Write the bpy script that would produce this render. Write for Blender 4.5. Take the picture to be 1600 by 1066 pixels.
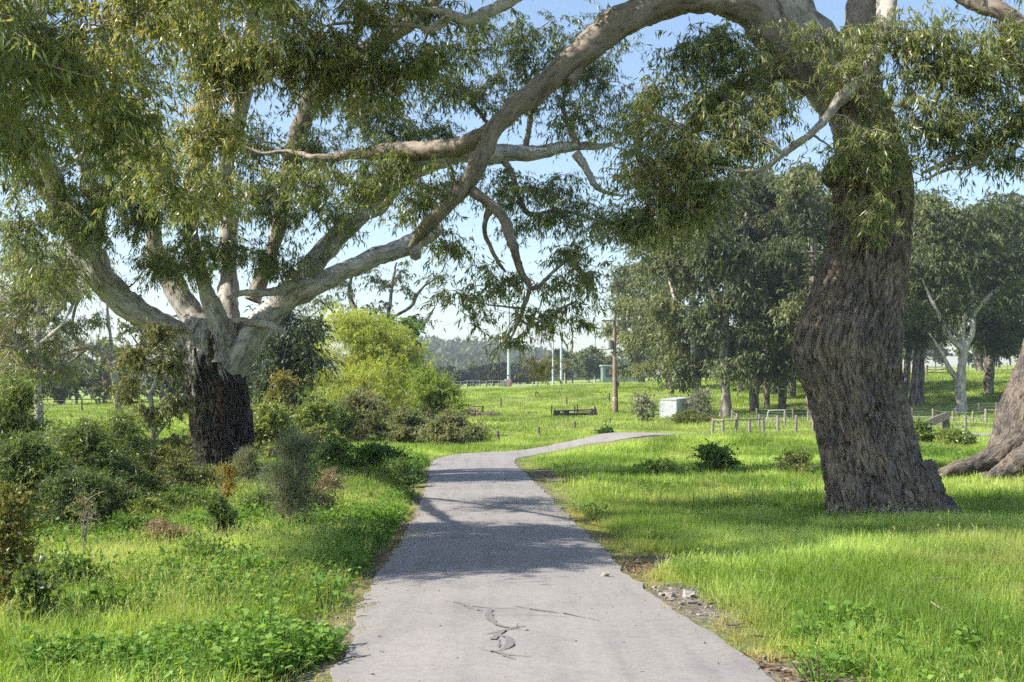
import bpy, math, time
import numpy as np
from mathutils import Vector
T0 = time.time()
for o in list(bpy.data.objects): bpy.data.objects.remove(o)
scene = bpy.context.scene
COL = scene.collection

# ------------------------------------------------------------------ camera, sky, sun, exposure
F = 1780.0          # focal length in photograph pixels (1600 px wide frame)
CZ = 2.0            # camera height
HZ = 600.0          # photograph row of the level line
cam_data = bpy.data.cameras.new('camera'); cam = bpy.data.objects.new('camera', cam_data); COL.objects.link(cam)
cam.location = (0, 0, CZ); cam.rotation_euler = (math.radians(90), 0, 0)
cam_data.sensor_width = 36.0; cam_data.lens = F / 1600 * 36
cam_data.shift_y = (HZ - 533) / 1600
cam_data.clip_start = 0.1; cam_data.clip_end = 6000
scene.camera = cam

SUN_EL = math.radians(44); SUN_AZ = math.radians(-102)   # azimuth from +Y (view), clockwise; -90 = from the left
sdir = Vector((math.sin(SUN_AZ) * math.cos(SUN_EL), math.cos(SUN_AZ) * math.cos(SUN_EL), math.sin(SUN_EL)))
world = bpy.data.worlds.new('World'); scene.world = world; world.use_nodes = True
wn = world.node_tree.nodes; wl = world.node_tree.links
sky = wn.new('ShaderNodeTexSky'); sky.sky_type = 'NISHITA'; sky.sun_disc = False
sky.sun_elevation = SUN_EL; sky.sun_rotation = SUN_AZ
sky.air_density = 1.0; sky.dust_density = 1.0; sky.ozone_density = 1.5
wl.new(sky.outputs[0], wn['Background'].inputs[0]); wn['Background'].inputs[1].default_value = 0.118
sun_data = bpy.data.lights.new('sun', 'SUN'); sun = bpy.data.objects.new('sun', sun_data); COL.objects.link(sun)
sun_data.energy = 5.0; sun_data.angle = math.radians(0.53); sun_data.color = (1.0, 0.94, 0.84)
sun.rotation_euler = (-sdir).to_track_quat('-Z', 'Y').to_euler(); sun.location = (-30, 0, 40)
vs = scene.view_settings; vs.view_transform = 'Standard'; vs.look = 'None'; vs.gamma = 1.0; vs.use_curve_mapping = False
vs.exposure = 1.0
cy = scene.cycles
cy.max_bounces = 4; cy.diffuse_bounces = 3; cy.glossy_bounces = 1; cy.transmission_bounces = 3; cy.transparent_max_bounces = 4
cy.use_adaptive_sampling = True; cy.adaptive_threshold = 0.03; cy.adaptive_min_samples = 40
cy.caustics_reflective = False; cy.caustics_refractive = False
cy.use_denoising = False; cy.sample_clamp_indirect = 2.0

# ------------------------------------------------------------------ numeric helpers
def rng_(s): return np.random.default_rng(s)
def _h(i, j, k, s):
    n = (i * 374761393 + j * 668265263 + k * 1442695041 + s * 974711) & 0xffffffff
    n = ((n ^ (n >> 13)) * 1274126177) & 0xffffffff
    n = ((n ^ (n >> 16)) * 2246822519) & 0xffffffff
    return ((n ^ (n >> 15)) & 0xffffff) / float(0xffffff)
def vnoise(p, s=0):                       # value noise 0..1 on (N,3)
    p = np.asarray(p, float); f = np.floor(p); i = f.astype(np.int64); t = p - f; t = t * t * (3 - 2 * t)
    r = 0
    for a in (0, 1):
        for b in (0, 1):
            for c in (0, 1):
                w = (t[:, 0] if a else 1 - t[:, 0]) * (t[:, 1] if b else 1 - t[:, 1]) * (t[:, 2] if c else 1 - t[:, 2])
                r = r + w * _h(i[:, 0] + a, i[:, 1] + b, i[:, 2] + c, s)
    return r
def fbm(p, o=4, s=0):
    r = 0; a = 0.5; q = np.asarray(p, float)
    for k in range(o):
        r = r + a * vnoise(q, s + k * 17); q = q * 2.03; a *= 0.5
    return r / (1 - 0.5 ** o)
def nrm(v): return v / np.maximum(np.linalg.norm(v, axis=-1, keepdims=True), 1e-9)
def P(px, py, d): return np.array([(px - 800) / F * d, d, CZ + (HZ - py) / F * d])
def catmull(p, n):
    p = np.asarray(p, float); q = np.vstack([2 * p[0] - p[1], p, 2 * p[-1] - p[-2]])
    L = np.concatenate([[0], np.cumsum(np.linalg.norm(np.diff(p[:, :3], axis=0), axis=1))]); u = np.linspace(0, L[-1], n)
    k = np.clip(np.searchsorted(L, u, side='right') - 1, 0, len(p) - 2); t = ((u - L[k]) / (L[k + 1] - L[k]))[:, None]
    a, b, c, d = q[k], q[k + 1], q[k + 2], q[k + 3]
    return 0.5 * (2 * b + (c - a) * t + (2 * a - 5 * b + 4 * c - d) * t ** 2 + (3 * b - a - 3 * c + d) * t ** 3)

# ------------------------------------------------------------------ terrain
PATH_C = np.array([(0.55, -6), (0.45, 0), (0.28, 7.4), (-0.09, 13), (-0.2, 17), (-0.33, 20.5), (-0.8, 30.7), (-1.25, 38), (-1.38, 42),
                   (-0.85, 45.4), (0.6, 47.3), (2.6, 48.5), (4.8, 49.4), (7.4, 50.9), (11, 54.5), (18, 60), (34, 66), (60, 72)])
PATH_PTS = catmull(np.c_[PATH_C, np.zeros(len(PATH_C))], 420)[:, :2]
PATH_W = 1.5
BASE_Y = [-40, 0, 7.4, 13, 18, 20.5, 30.7, 44, 52, 60, 90, 105]
BASE_Z = [-1.7, -1.72, -1.96, -2.27, -2.42, -2.52, -2.74, -2.84, -2.92, -2.92, -2.95, -2.92]
def path_dist(x, y):
    x = np.asarray(x, float).ravel(); y = np.asarray(y, float).ravel(); out = np.full(len(x), 99.0)
    m = (y < 100) & (np.abs(x) < 45); idx = np.where(m)[0]
    for c in np.array_split(idx, max(1, len(idx) // 20000)):
        d = (x[c][:, None] - PATH_PTS[None, :, 0]) ** 2 + (y[c][:, None] - PATH_PTS[None, :, 1]) ** 2
        out[c] = np.sqrt(d.min(1))
    return out
def sstep(a, b, v): t = np.clip((v - a) / (b - a), 0, 1); return t * t * (3 - 2 * t)
def ground_base(x, y):
    x = np.asarray(x, float); y = np.asarray(y, float)
    z = 0.25 * sum(np.interp(y + o, BASE_Y, BASE_Z) for o in (-3, -1, 1, 3))
    crest = np.maximum(-0.72 + 0.036 * x, -2.9) + np.clip(y - 155, 0, 400) * 0.0035
    t = sstep(102 - np.clip(x, 0, 60) * 0.45, 152, y)
    z = z * (1 - t) + crest * t
    z = z + 0.35 * sstep(6, 20, x) * sstep(25, 45, y) * (1 - sstep(60, 80, y)) * 0.3
    z = z + .72 * np.exp(-((y - 49.5) / 4.2) ** 2) * sstep(.5, 5.5, x) * (1 - sstep(12, 19, x))
    return z + CZ
def G(x, y, pd=None):
    x = np.atleast_1d(np.asarray(x, float)).ravel(); y = np.atleast_1d(np.asarray(y, float)).ravel()
    if pd is None: pd = path_dist(x, y)
    m = sstep(1.5, 3.5, pd)
    n = (vnoise(np.c_[x * .45, y * .45, x * 0], 5) - .5) * .16 + (vnoise(np.c_[x * 1.4, y * 1.4, x * 0], 6) - .5) * .05
    far = sstep(90, 160, y)
    n = n + (vnoise(np.c_[x * .09, y * .09, x * 0], 7) - .5) * .35 * sstep(20, 90, y)
    return ground_base(x, y) - 0.03 * sstep(1.45, 1.7, pd) + n * m * (1 - .5 * far)
def gz(x, y): return float(G(x, y)[0])
def Pg(px, py):                            # world point on the ground seen at a photograph pixel
    d = np.concatenate([np.arange(3, 60, .05), np.arange(60, 400, .5)])
    x = (px - 800) / F * d; z = CZ + (HZ - py) / F * d
    k = np.where(z <= ground_base(x, d))[0]
    d0 = d[k[0]] if len(k) else 300.
    return np.array([(px - 800) / F * d0, d0, gz((px - 800) / F * d0, d0)])

# ------------------------------------------------------------------ mesh building
def mesh(name, V, Fq, attrs=None, smooth=False):
    V = np.asarray(V, np.float32); Fq = np.asarray(Fq, np.int32)
    me = bpy.data.meshes.new(name); me.vertices.add(len(V)); me.vertices.foreach_set('co', V.ravel())
    n, k = Fq.shape; me.loops.add(n * k); me.loops.foreach_set('vertex_index', Fq.ravel())
    me.polygons.add(n); me.polygons.foreach_set('loop_start', np.arange(n, dtype=np.int32) * k)
    me.polygons.foreach_set('use_smooth', np.full(n, bool(smooth)))
    for an, (ty, dat) in (attrs or {}).items():
        a = me.attributes.new(an, ty, 'POINT')
        a.data.foreach_set('value' if ty in ('FLOAT', 'INT') else 'vector', np.asarray(dat, np.int32 if ty == 'INT' else np.float32).ravel())
    me.update(); return me
def obj(name, me, mat=None, parent=None):
    o = bpy.data.objects.new(name, me); COL.objects.link(o)
    if mat and me and not me.materials: me.materials.append(mat)
    if parent: o.parent = parent
    return o
def thing(name, label, cat, loc, group=None):
    o = bpy.data.objects.new(name, None); COL.objects.link(o); o.location = loc; o.empty_display_size = .3
    o['label'] = label; o['category'] = cat
    if group: o['group'] = group
    return o
def tag(o, label=None, cat=None, group=None, kind=None):
    if label: o['label'] = label
    if cat: o['category'] = cat
    if group: o['group'] = group
    if kind: o['kind'] = kind
    return o
class Acc:                                 # collects quads with a tint / bark attribute
    def __init__(s): s.V = []; s.F = []; s.A = []; s.n = 0
    def add(s, V, Fq, A=None):
        if len(V) == 0: return
        s.V.append(V); s.F.append(Fq + s.n); s.A.append(A); s.n += len(V)
    def make(s, name, mat, parent, origin=(0, 0, 0), attr=None, smooth=False):
        V = np.vstack(s.V) - np.asarray(origin); Fq = np.vstack(s.F)
        at = None
        if attr:
            A = np.concatenate(s.A); at = {attr: ('FLOAT' if A.ndim == 1 else 'FLOAT_VECTOR', A)}
        return obj(name, mesh(name, V, Fq, at, smooth), mat, parent)
def tubes(acc, Pt, R, sides, rough=0.0, freq=1.0, seed=0, closed_tip=True):
    """batch of tubes: Pt (N,K,3), R (N,K)"""
    Pt = np.asarray(Pt, float); R = np.asarray(R, float); N, K, _ = Pt.shape
    T = nrm(np.gradient(Pt, axis=1)); mean = np.abs(nrm(Pt[:, -1] - Pt[:, 0])); ref = np.eye(3)[np.argmin(mean, axis=1)]
    if N == 1: ref = np.eye(3)[[np.argmin(np.abs(T[0]).mean(0))]]
    a = nrm(np.cross(T, ref[:, None, :])); b = np.cross(T, a)
    th = np.linspace(0, 2 * np.pi, sides, endpoint=False); c = np.cos(th); s_ = np.sin(th)
    off = a[:, :, None, :] * c[None, None, :, None] + b[:, :, None, :] * s_[None, None, :, None]
    V = Pt[:, :, None, :] + off * R[:, :, None, None]
    if rough > 0:
        q = V.reshape(-1, 3)
        nz = (fbm(q * freq, 3, seed) - .5).reshape(N, K, sides) + .5 * (vnoise(q * freq * 4, seed + 3) - .5).reshape(N, K, sides)
        V = V + off * (nz * rough * R[:, :, None])[..., None]
    al = np.concatenate([np.zeros((N, 1)), np.cumsum(np.linalg.norm(np.diff(Pt, axis=1), axis=2), axis=1)], 1) + np.arange(N)[:, None] * 3.7
    A = np.stack(np.broadcast_arrays(c * R[:, :, None], s_ * R[:, :, None], al[:, :, None]), -1).reshape(-1, 3)
    i = np.arange(N)[:, None, None] * K * sides; k = np.arange(K - 1)[None, :, None] * sides; m = np.arange(sides)[None, None, :]; m2 = (m + 1) % sides
    Fq = np.stack(np.broadcast_arrays(i + k + m, i + k + m2, i + k + sides + m2, i + k + sides + m), -1).reshape(-1, 4)
    acc.add(V.reshape(-1, 3), Fq, A)
def limb(acc, pts, seed=0, rough=.48, step=None, wob=.25, sides=None):
    """one limb from [(x,y,z,r)]; returns its nodes (M,4)"""
    pts = np.asarray(pts, float); Ln = np.linalg.norm(np.diff(pts[:, :3], axis=0), axis=1).sum(); rm = pts[:, 3].max()
    n = int(np.clip(Ln / (step or max(.05, rm * .3)), 8, 260)); c = catmull(pts, n); c[:, 3] = np.maximum(c[:, 3], .004)
    w = np.stack([fbm(c[:, :3] * 1.3 / max(rm * 4, .3) + k * 31, 3, seed + k) - .5 for k in range(3)], 1)
    c[1:, :3] += w[1:] * (rm * 3.2 * wob) * np.linspace(0, 1, n)[1:, None].clip(0, .3) / .3
    c[:, 3] *= 1 + .5 * (vnoise(np.c_[np.linspace(0, Ln / (rm * 5 + .05), n), np.zeros(n), np.zeros(n)], seed) - .5)
    tubes(acc, c[None, :, :3], c[None, :, 3], sides or int(np.clip(rm * 90, 6, 28)), rough, min(1.2 / max(rm, .05), 14), seed)
    return c
def leaves(acc, p, d, L, W, rng, tint, curl=.15, wide=.42, tri=False):
    n = len(p); d = nrm(d); s = nrm(np.cross(d, rng.normal(size=(n, 3)))); u = np.cross(s, d)
    L = np.asarray(L)[:, None]; W = np.asarray(W)[:, None]
    if tri:
        V = np.stack([p - s * W * .55, p + s * W * .55, p + d * L * .9 + u * L * .2 * rng.normal(size=(n, 1))], 1).reshape(-1, 3); acc.add(V, np.arange(n * 3).reshape(-1, 3), np.repeat(tint, 3)); return
    V = np.stack([p, p + d * L * wide + s * W * .5 + u * L * .04, p + d * L + u * L * curl * rng.normal(size=(n, 1)), p + d * L * wide - s * W * .5 + u * L * .04], 1).reshape(-1, 3)
    acc.add(V, np.arange(n * 4).reshape(-1, 4), np.repeat(tint, 4))
def in_ball(rng, n):
    v = nrm(rng.normal(size=(n, 3))); return v * (rng.random((n, 1)) ** .42)
def crown(nodes, blobs, rng, leafacc, twigacc, tw=12, lf=16, clump=.55, Lf=(.13, .21), Wf=(.022, .034), droop=1.0, tinter=None, twig_r=.005, twig_frac=.6, br=1.0, spread=.6, tri=False):
    """blobs: (cx,cy,cz, rx,ry,rz, nclump, tint); nodes (M,4) skeleton points with radius"""
    for bl in blobs:
        c = np.array(bl[:3]); rad = np.array(bl[3:6]); nc = int(bl[6]); tb = bl[7] if len(bl) > 7 else .5
        dv = np.linalg.norm(nodes[:, :3] - c, axis=1) + .5 * np.clip(nodes[:, 2] - c[2], 0, None) - np.minimum(nodes[:, 3], .1) * 2
        p0 = nodes[int(np.argmin(dv))]; Lm = np.linalg.norm(c - p0[:3])
        t = np.linspace(0, 1, 10)[:, None]; mid = (p0[:3] + c) / 2 + rng.normal(size=3) * Lm * .12 + np.array([0, 0, .12 * Lm])
        path = (1 - t) ** 2 * p0[:3] + 2 * t * (1 - t) * mid + t ** 2 * c
        path[1:] += (rng.normal(size=(9, 3)) * .035 * Lm).cumsum(0) * .35
        r0 = min(p0[3] * .6, .016 + .014 * Lm) * br
        tubes(twigacc, path[None], np.linspace(r0, max(.007, r0 * .35), 10)[None], 4 if tri else 6, 0 if tri else .25, 6, 3)
        S = c + in_ball(rng, nc) * rad
        D = np.linalg.norm(S[:, None] - path[None, 3:], axis=2); D = D + .4 * np.clip(path[None, 3:, 2] - S[:, None, 2], 0, None)
        k = np.argmin(D, axis=1); q0 = path[3:][k]; tt = np.linspace(0, 1, 6)[None, :, None]; Ls = np.linalg.norm(S - q0, axis=1)[:, None, None]
        md = (q0 + S) / 2 + rng.normal(size=S.shape) * Ls[:, 0] * .15 + np.array([0, 0, .16]) * Ls[:, 0]
        sub = (1 - tt) ** 2 * q0[:, None] + 2 * tt * (1 - tt) * md[:, None] + tt ** 2 * S[:, None]
        sub[:, 1:] += (rng.normal(size=(nc, 5, 3)) * .05 * Ls).cumsum(1) * .4
        rs = np.clip(.008 + .009 * Ls[:, 0, 0], .008, r0 * .7 + .005) * br
        if tri: tubes(twigacc, sub[:, [0, 2, 5]], rs[:, None] * np.array([[1, .7, .4]]), 3)
        else: tubes(twigacc, sub[:, [0, 2, 4, 5]], rs[:, None] * np.array([[1, .8, .55, .4]]), 3)
        n = nc * tw; ci = np.repeat(np.arange(nc), tw); si = rng.integers(2, 6, n); a = sub[ci, si]
        csz = clump * (.6 + .8 * rng.random(nc))[ci][:, None]
        b = a + rng.normal(size=(n, 3)) * csz * np.array([1, 1, .55]) * spread + np.array([0, 0, -.28 * droop]) * csz
        m = (a + b) / 2 + np.array([0, 0, .2]) * csz + rng.normal(size=(n, 3)) * .05 * csz
        sel = rng.random(n) < (twig_frac * .3 if tri else twig_frac)
        tp = np.stack([a, m, b], 1); tubes(twigacc, tp[sel], np.tile([twig_r, twig_r * .8, twig_r * .4], (sel.sum(), 1)), 3)
        N = n * lf; j = np.repeat(np.arange(n), lf); u = (.25 + .8 * rng.random(N))[:, None]
        pp = (1 - u) ** 2 * a[j] + 2 * u * (1 - u) * m[j] + u ** 2 * b[j] + rng.normal(size=(N, 3)) * .02 * csz[j]
        dd = np.array([0, 0, -droop]) + rng.normal(size=(N, 3)) * .55 + nrm(b - a)[j] * .35
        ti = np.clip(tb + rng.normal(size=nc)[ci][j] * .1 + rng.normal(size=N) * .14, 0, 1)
        leaves(leafacc, pp, dd, rng.uniform(*Lf, N), rng.uniform(*Wf, N), rng, ti, tri=tri)

# ------------------------------------------------------------------ materials
def new_mat(name):
    m = bpy.data.materials.new(name); m.use_nodes = True; nt = m.node_tree; return m, nt.nodes, nt.links, nt.nodes['Principled BSDF']
def ramp(nodes, stops, interp='LINEAR'):
    r = nodes.new('ShaderNodeValToRGB'); e = r.color_ramp.elements; r.color_ramp.interpolation = interp
    while len(e) > 1: e.remove(e[-1])
    for i, (p, c) in enumerate(stops):
        x = e[0] if i == 0 else e.new(p)
        x.position = p; x.color = (*c, 1)
    return r
def leaf_mat(name, stops, transl=.38, rough=.42, spec=.45, tcol=1.5):
    m, N, L, b = new_mat(name)
    a = N.new('ShaderNodeAttribute'); a.attribute_name = 'tint'; r = ramp(N, stops); L.new(a.outputs['Fac'], r.inputs[0])
    L.new(r.outputs[0], b.inputs['Base Color']); b.inputs['Roughness'].default_value = rough; b.inputs['Specular IOR Level'].default_value = spec
    tr = N.new('ShaderNodeBsdfTranslucent'); mu = N.new('ShaderNodeMix'); mu.data_type = 'RGBA'; mu.blend_type = 'MULTIPLY'; mu.inputs[0].default_value = 1
    L.new(r.outputs[0], mu.inputs[6]); mu.inputs[7].default_value = (tcol * 1.05, tcol, tcol * .5, 1); L.new(mu.outputs[2], tr.inputs[0])
    mx = N.new('ShaderNodeMixShader'); mx.inputs[0].default_value = transl
    L.new(b.outputs[0], mx.inputs[1]); L.new(tr.outputs[0], mx.inputs[2]); L.new(mx.outputs[0], N['Material Output'].inputs[0]); return m
def tex_coord(N, L, attr=None, scale=(1, 1, 1), obj_=False):
    mp = N.new('ShaderNodeMapping'); mp.inputs['Scale'].default_value = scale
    if attr:
        a = N.new('ShaderNodeAttribute'); a.attribute_name = attr; L.new(a.outputs['Vector'], mp.inputs[0])
    elif obj_:
        t = N.new('ShaderNodeTexCoord'); L.new(t.outputs['Object'], mp.inputs[0])
    else:
        g = N.new('ShaderNodeNewGeometry'); L.new(g.outputs['Position'], mp.inputs[0])
    return mp.outputs[0]
def noise(N, L, vec, scale, detail=4, rough=.55, dist=0.):
    n = N.new('ShaderNodeTexNoise'); n.inputs['Scale'].default_value = scale; n.inputs['Detail'].default_value = detail
    n.inputs['Roughness'].default_value = rough; n.inputs['Distortion'].default_value = dist; L.new(vec, n.inputs['Vector']); return n.outputs['Fac']
def mixc(N, L, fac, a, b, mode='MIX'):
    m = N.new('ShaderNodeMix'); m.data_type = 'RGBA'; m.blend_type = mode
    for s, v in ((0, fac), (6, a), (7, b)):
        if isinstance(v, bpy.types.NodeSocket): L.new(v, m.inputs[s])
        else: m.inputs[s].default_value = v if s == 0 else ((*v, 1) if len(v) == 3 else v)
    return m.outputs[2]
def mathn(N, L, op, a, b=0., c=0.):
    m = N.new('ShaderNodeMath'); m.operation = op
    for i, v in enumerate((a, b, c)):
        if isinstance(v, bpy.types.NodeSocket): L.new(v, m.inputs[i])
        else: m.inputs[i].default_value = v
    return m.outputs[0]
def mrange(N, L, v, a, b, c=0., d=1.):
    m = N.new('ShaderNodeMapRange'); m.inputs[1].default_value = a; m.inputs[2].default_value = b; m.inputs[3].default_value = c; m.inputs[4].default_value = d
    L.new(v, m.inputs[0]); return m.outputs[0]
def bump(N, L, b, h, strength=.5, dist=.02):
    n = N.new('ShaderNodeBump'); n.inputs['Strength'].default_value = strength; n.inputs['Distance'].default_value = dist
    L.new(h, n.inputs['Height']); L.new(n.outputs[0], b.inputs['Normal'])
def plain(name, c, rough=.7, var=.25, scale=6., metal=0.):
    m, N, L, b = new_mat(name); v = tex_coord(N, L); f = noise(N, L, v, scale, 5)
    lo = tuple(x * (1 - var) for x in c); hi = tuple(min(1, x * (1 + var)) for x in c)
    r = ramp(N, [(.3, lo), (.7, hi)]); L.new(f, r.inputs[0]); L.new(r.outputs[0], b.inputs['Base Color'])
    b.inputs['Roughness'].default_value = rough; b.inputs['Metallic'].default_value = metal
    bump(N, L, b, noise(N, L, v, scale * 8, 3), .25, .01); return m
def bark_smooth(name, pale, mid, dark, patch=.5):
    """smooth gum bark: pale with peeled patches and long streaks along the limb"""
    m, N, L, b = new_mat(name); v = tex_coord(N, L, 'bk', (1, 1, .35)); w = tex_coord(N, L)
    n1 = noise(N, L, v, 3.2, 5, .6, .6); n2 = noise(N, L, v, 9, 4, .6, .3); n3 = noise(N, L, w, 1.1, 3)
    r1 = ramp(N, [(.38, dark), (.43, mid), (.54, mid), (.57, pale)]); L.new(n1, r1.inputs[0])
    r2 = ramp(N, [(.42, mid), (.46, pale), (.7, pale)]); L.new(n3, r2.inputs[0])
    c = mixc(N, L, patch, r2.outputs[0], r1.outputs[0]); s = ramp(N, [(.36, (.3, .27, .25)), (.5, (1, 1, 1))]); L.new(n2, s.inputs[0])
    c = mixc(N, L, .7, c, s.outputs[0], 'MULTIPLY')
    L.new(c, b.inputs['Base Color']); b.inputs['Roughness'].default_value = .72; b.inputs['Specular IOR Level'].default_value = .3
    bump(N, L, b, mixc(N, L, .5, n1, n2), .5, .03); return m

def bark_simple(name, pale, mid, dark):
    m, N, L, b = new_mat(name); n1 = noise(N, L, tex_coord(N, L, 'bk', (1, 1, .35)), 3.2, 2, .6)
    r1 = ramp(N, [(.34, dark), (.46, mid), (.6, pale)]); L.new(n1, r1.inputs[0]); L.new(r1.outputs[0], b.inputs['Base Color']); b.inputs['Roughness'].default_value = .8; b.inputs['Specular IOR Level'].default_value = .2; return m
M = {}
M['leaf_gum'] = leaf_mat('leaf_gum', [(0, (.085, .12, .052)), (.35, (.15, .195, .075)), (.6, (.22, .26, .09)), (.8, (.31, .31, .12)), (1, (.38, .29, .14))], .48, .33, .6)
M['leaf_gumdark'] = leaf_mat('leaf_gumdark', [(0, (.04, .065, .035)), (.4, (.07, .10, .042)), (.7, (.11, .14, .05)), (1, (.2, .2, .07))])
M['leaf_far'] = leaf_mat('leaf_far', [(0, (.042, .062, .034)), (.4, (.09, .12, .05)), (.7, (.17, .195, .078)), (1, (.26, .27, .12))], .36, .5, .35)
M['leaf_conifer'] = leaf_mat('leaf_conifer', [(0, (.014, .026, .020)), (.5, (.028, .046, .03)), (1, (.07, .09, .05))], .2, .6, .2)
M['leaf_yellow'] = leaf_mat('leaf_yellow', [(0, (.15, .23, .04)), (.5, (.30, .38, .06)), (1, (.46, .50, .10))], .45, .5, .3, 1.3)
M['leaf_green'] = leaf_mat('leaf_green', [(0, (.04, .09, .02)), (.5, (.085, .17, .03)), (1, (.17, .25, .05))], .4, .45, .4)
M['leaf_scrub'] = leaf_mat('leaf_scrub', [(0, (.085, .115, .05)), (.4, (.17, .20, .085)), (.7, (.25, .25, .13)), (1, (.35, .29, .19))], .4, .5, .35)
M['leaf_shrub'] = leaf_mat('leaf_shrub', [(0, (.065, .10, .036)), (.4, (.12, .175, .05)), (.75, (.20, .26, .07)), (1, (.32, .34, .11))], .44, .4, .5)
M['leaf_olive'] = leaf_mat('leaf_olive', [(0, (.07, .09, .03)), (.4, (.14, .16, .045)), (.75, (.25, .24, .06)), (1, (.38, .22, .06))], .38, .42, .45)
M['leaf_broom'] = leaf_mat('leaf_broom', [(0, (.09, .11, .07)), (.5, (.17, .19, .12)), (1, (.30, .30, .2))], .25, .6, .3)
M['leaf_orange'] = leaf_mat('leaf_orange', [(0, (.14, .19, .05)), (.5, (.30, .22, .06)), (1, (.48, .30, .08))], .35, .5, .3)
M['leaf_russet'] = leaf_mat('leaf_russet', [(0, (.12, .14, .05)), (.5, (.22, .18, .10)), (1, (.36, .26, .19))], .3, .6, .2)
M['weed'] = leaf_mat('weed', [(0, (.07, .16, .022)), (.5, (.14, .26, .04)), (1, (.24, .37, .075))], .4, .65, .2)
M['bark_left'] = bark_smooth('bark_left', (.52, .50, .46), (.31, .285, .25), (.10, .082, .068), .6)
M['bark_right'] = bark_smooth('bark_right', (.31, .26, .21), (.205, .165, .13), (.09, .07, .053), .5)
M['bark_white'] = bark_smooth('bark_white', (.50, .47, .42), (.30, .27, .23), (.12, .10, .08), .45)
M['bark_far'] = bark_simple('bark_far', (.27, .24, .20), (.12, .10, .085), (.045, .038, .034))
M['twig'] = bark_simple('twig', (.40, .36, .31), (.22, .185, .15), (.09, .07, .055))
def rough_bark(name, stops, zmix=None):
    m, N, L, b = new_mat(name); v = tex_coord(N, L, 'bk', (1, 1, .16)); w = tex_coord(N, L)
    n1 = noise(N, L, v, 16, 5, .7, .9); n2 = noise(N, L, v, 34, 3, .65, .3); n3 = noise(N, L, w, 1.3, 3)
    r = ramp(N, stops); L.new(mixc(N, L, .45, n1, n2), r.inputs[0])
    r3 = ramp(N, [(.35, (.62, .62, .66)), (.65, (1.25, 1.15, 1.05))]); L.new(n3, r3.inputs[0])
    c = mixc(N, L, 1., r.outputs[0], r3.outputs[0], 'MULTIPLY')
    if zmix: c = zmix(N, L, c, v, w)
    L.new(c, b.inputs['Base Color']); b.inputs['Roughness'].default_value = .88; b.inputs['Specular IOR Level'].default_value = .2
    bump(N, L, b, mixc(N, L, .4, n1, n2), 1.0, .07); return m
def z_left(N, L, c, v, w):                 # charred sleeve below, smooth pale bark above, ragged border
    s = N.new('ShaderNodeSeparateXYZ'); L.new(w, s.inputs[0]); st = noise(N, L, v, 2.2, 6, .68, .5)
    z = mathn(N, L, 'ADD', s.outputs[2], mathn(N, L, 'MULTIPLY', st, -8.5))
    f = mrange(N, L, z, -1.95, -1.45); n = noise(N, L, v, 5, 5, .6, .6)
    r = ramp(N, [(.34, (.16, .13, .11)), (.45, (.34, .31, .27)), (.58, (.58, .54, .48))]); L.new(n, r.inputs[0])
    br = mixc(N, L, mrange(N, L, noise(N, L, v, 2.2, 3), .62, .7), c, (.22, .10, .035))
    return mixc(N, L, f, br, r.outputs[0])
def z_right(N, L, c, v, w):
    s = N.new('ShaderNodeSeparateXYZ'); L.new(w, s.inputs[0]); st = noise(N, L, v, 3.0, 5, .6, .4)
    z = mathn(N, L, 'ADD', s.outputs[2], mathn(N, L, 'MULTIPLY', st, -2.4))
    f = mrange(N, L, z, 4.4, 5.0); n = noise(N, L, v, 4, 5, .6, .6)
    r = ramp(N, [(.36, (.2, .15, .11)), (.48, (.4, .33, .26)), (.6, (.58, .50, .41))]); L.new(n, r.inputs[0])
    return mixc(N, L, f, c, r.outputs[0])
M['bark_charred'] = rough_bark('bark_charred', [(.36, (.010, .009, .008)), (.48, (.026, .022, .02)), (.56, (.09, .078, .068)), (.68, (.24, .22, .20))], z_left)
M['bark_rough'] = rough_bark('bark_rough', [(.38, (.035, .028, .023)), (.45, (.14, .117, .096)), (.53, (.27, .23, .19)), (.66, (.46, .40, .33))], z_right)
M['bark_root'] = rough_bark('bark_root', [(.38, (.026, .022, .019)), (.45, (.09, .077, .066)), (.53, (.17, .148, .126)), (.66, (.31, .275, .235))])
M['timber'] = plain('timber', (.16, .14, .12), .85, .4, 14)
M['timber_pale'] = plain('timber_pale', (.25, .22, .18), .85, .4, 14)
M['timber_dark'] = plain('timber_dark', (.05, .045, .04), .85, .4, 14)
M['pole_wood'] = plain('pole_wood', (.25, .18, .14), .85, .3, 3)
M['galv'] = plain('galv', (.40, .42, .42), .55, .2, 3, .15)
M['iron'] = plain('iron', (.045, .04, .038), .6, .4, 8, .4)
M['white_paint'] = plain('white_paint', (.5, .52, .52), .5, .1, 4)
M['lightpole'] = plain('lightpole', (.42, .47, .52), .5, .1, 1)
M['green_wall'] = plain('green_wall', (.13, .19, .165), .8, .1, 1)
M['dark_glass'] = plain('dark_glass', (.03, .04, .05), .2, .1, 1)
M['red_paint'] = plain('red_paint', (.45, .03, .04), .5, .1, 3)
M['stone'] = plain('stone', (.26, .235, .20), .85, .4, 20)
M['stone_dark'] = plain('stone_dark', (.2, .19, .185), .85, .45, 30)
M['seal'] = plain('seal', (.15, .142, .135), .85, .2, 30)
M['litter'] = leaf_mat('litter', [(0, (.09, .06, .04)), (.5, (.2, .13, .08)), (1, (.36, .27, .18))], .1, .8, .1, 1.)
M['stick'] = plain('stick', (.2, .15, .11), .9, .4, 10)
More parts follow.
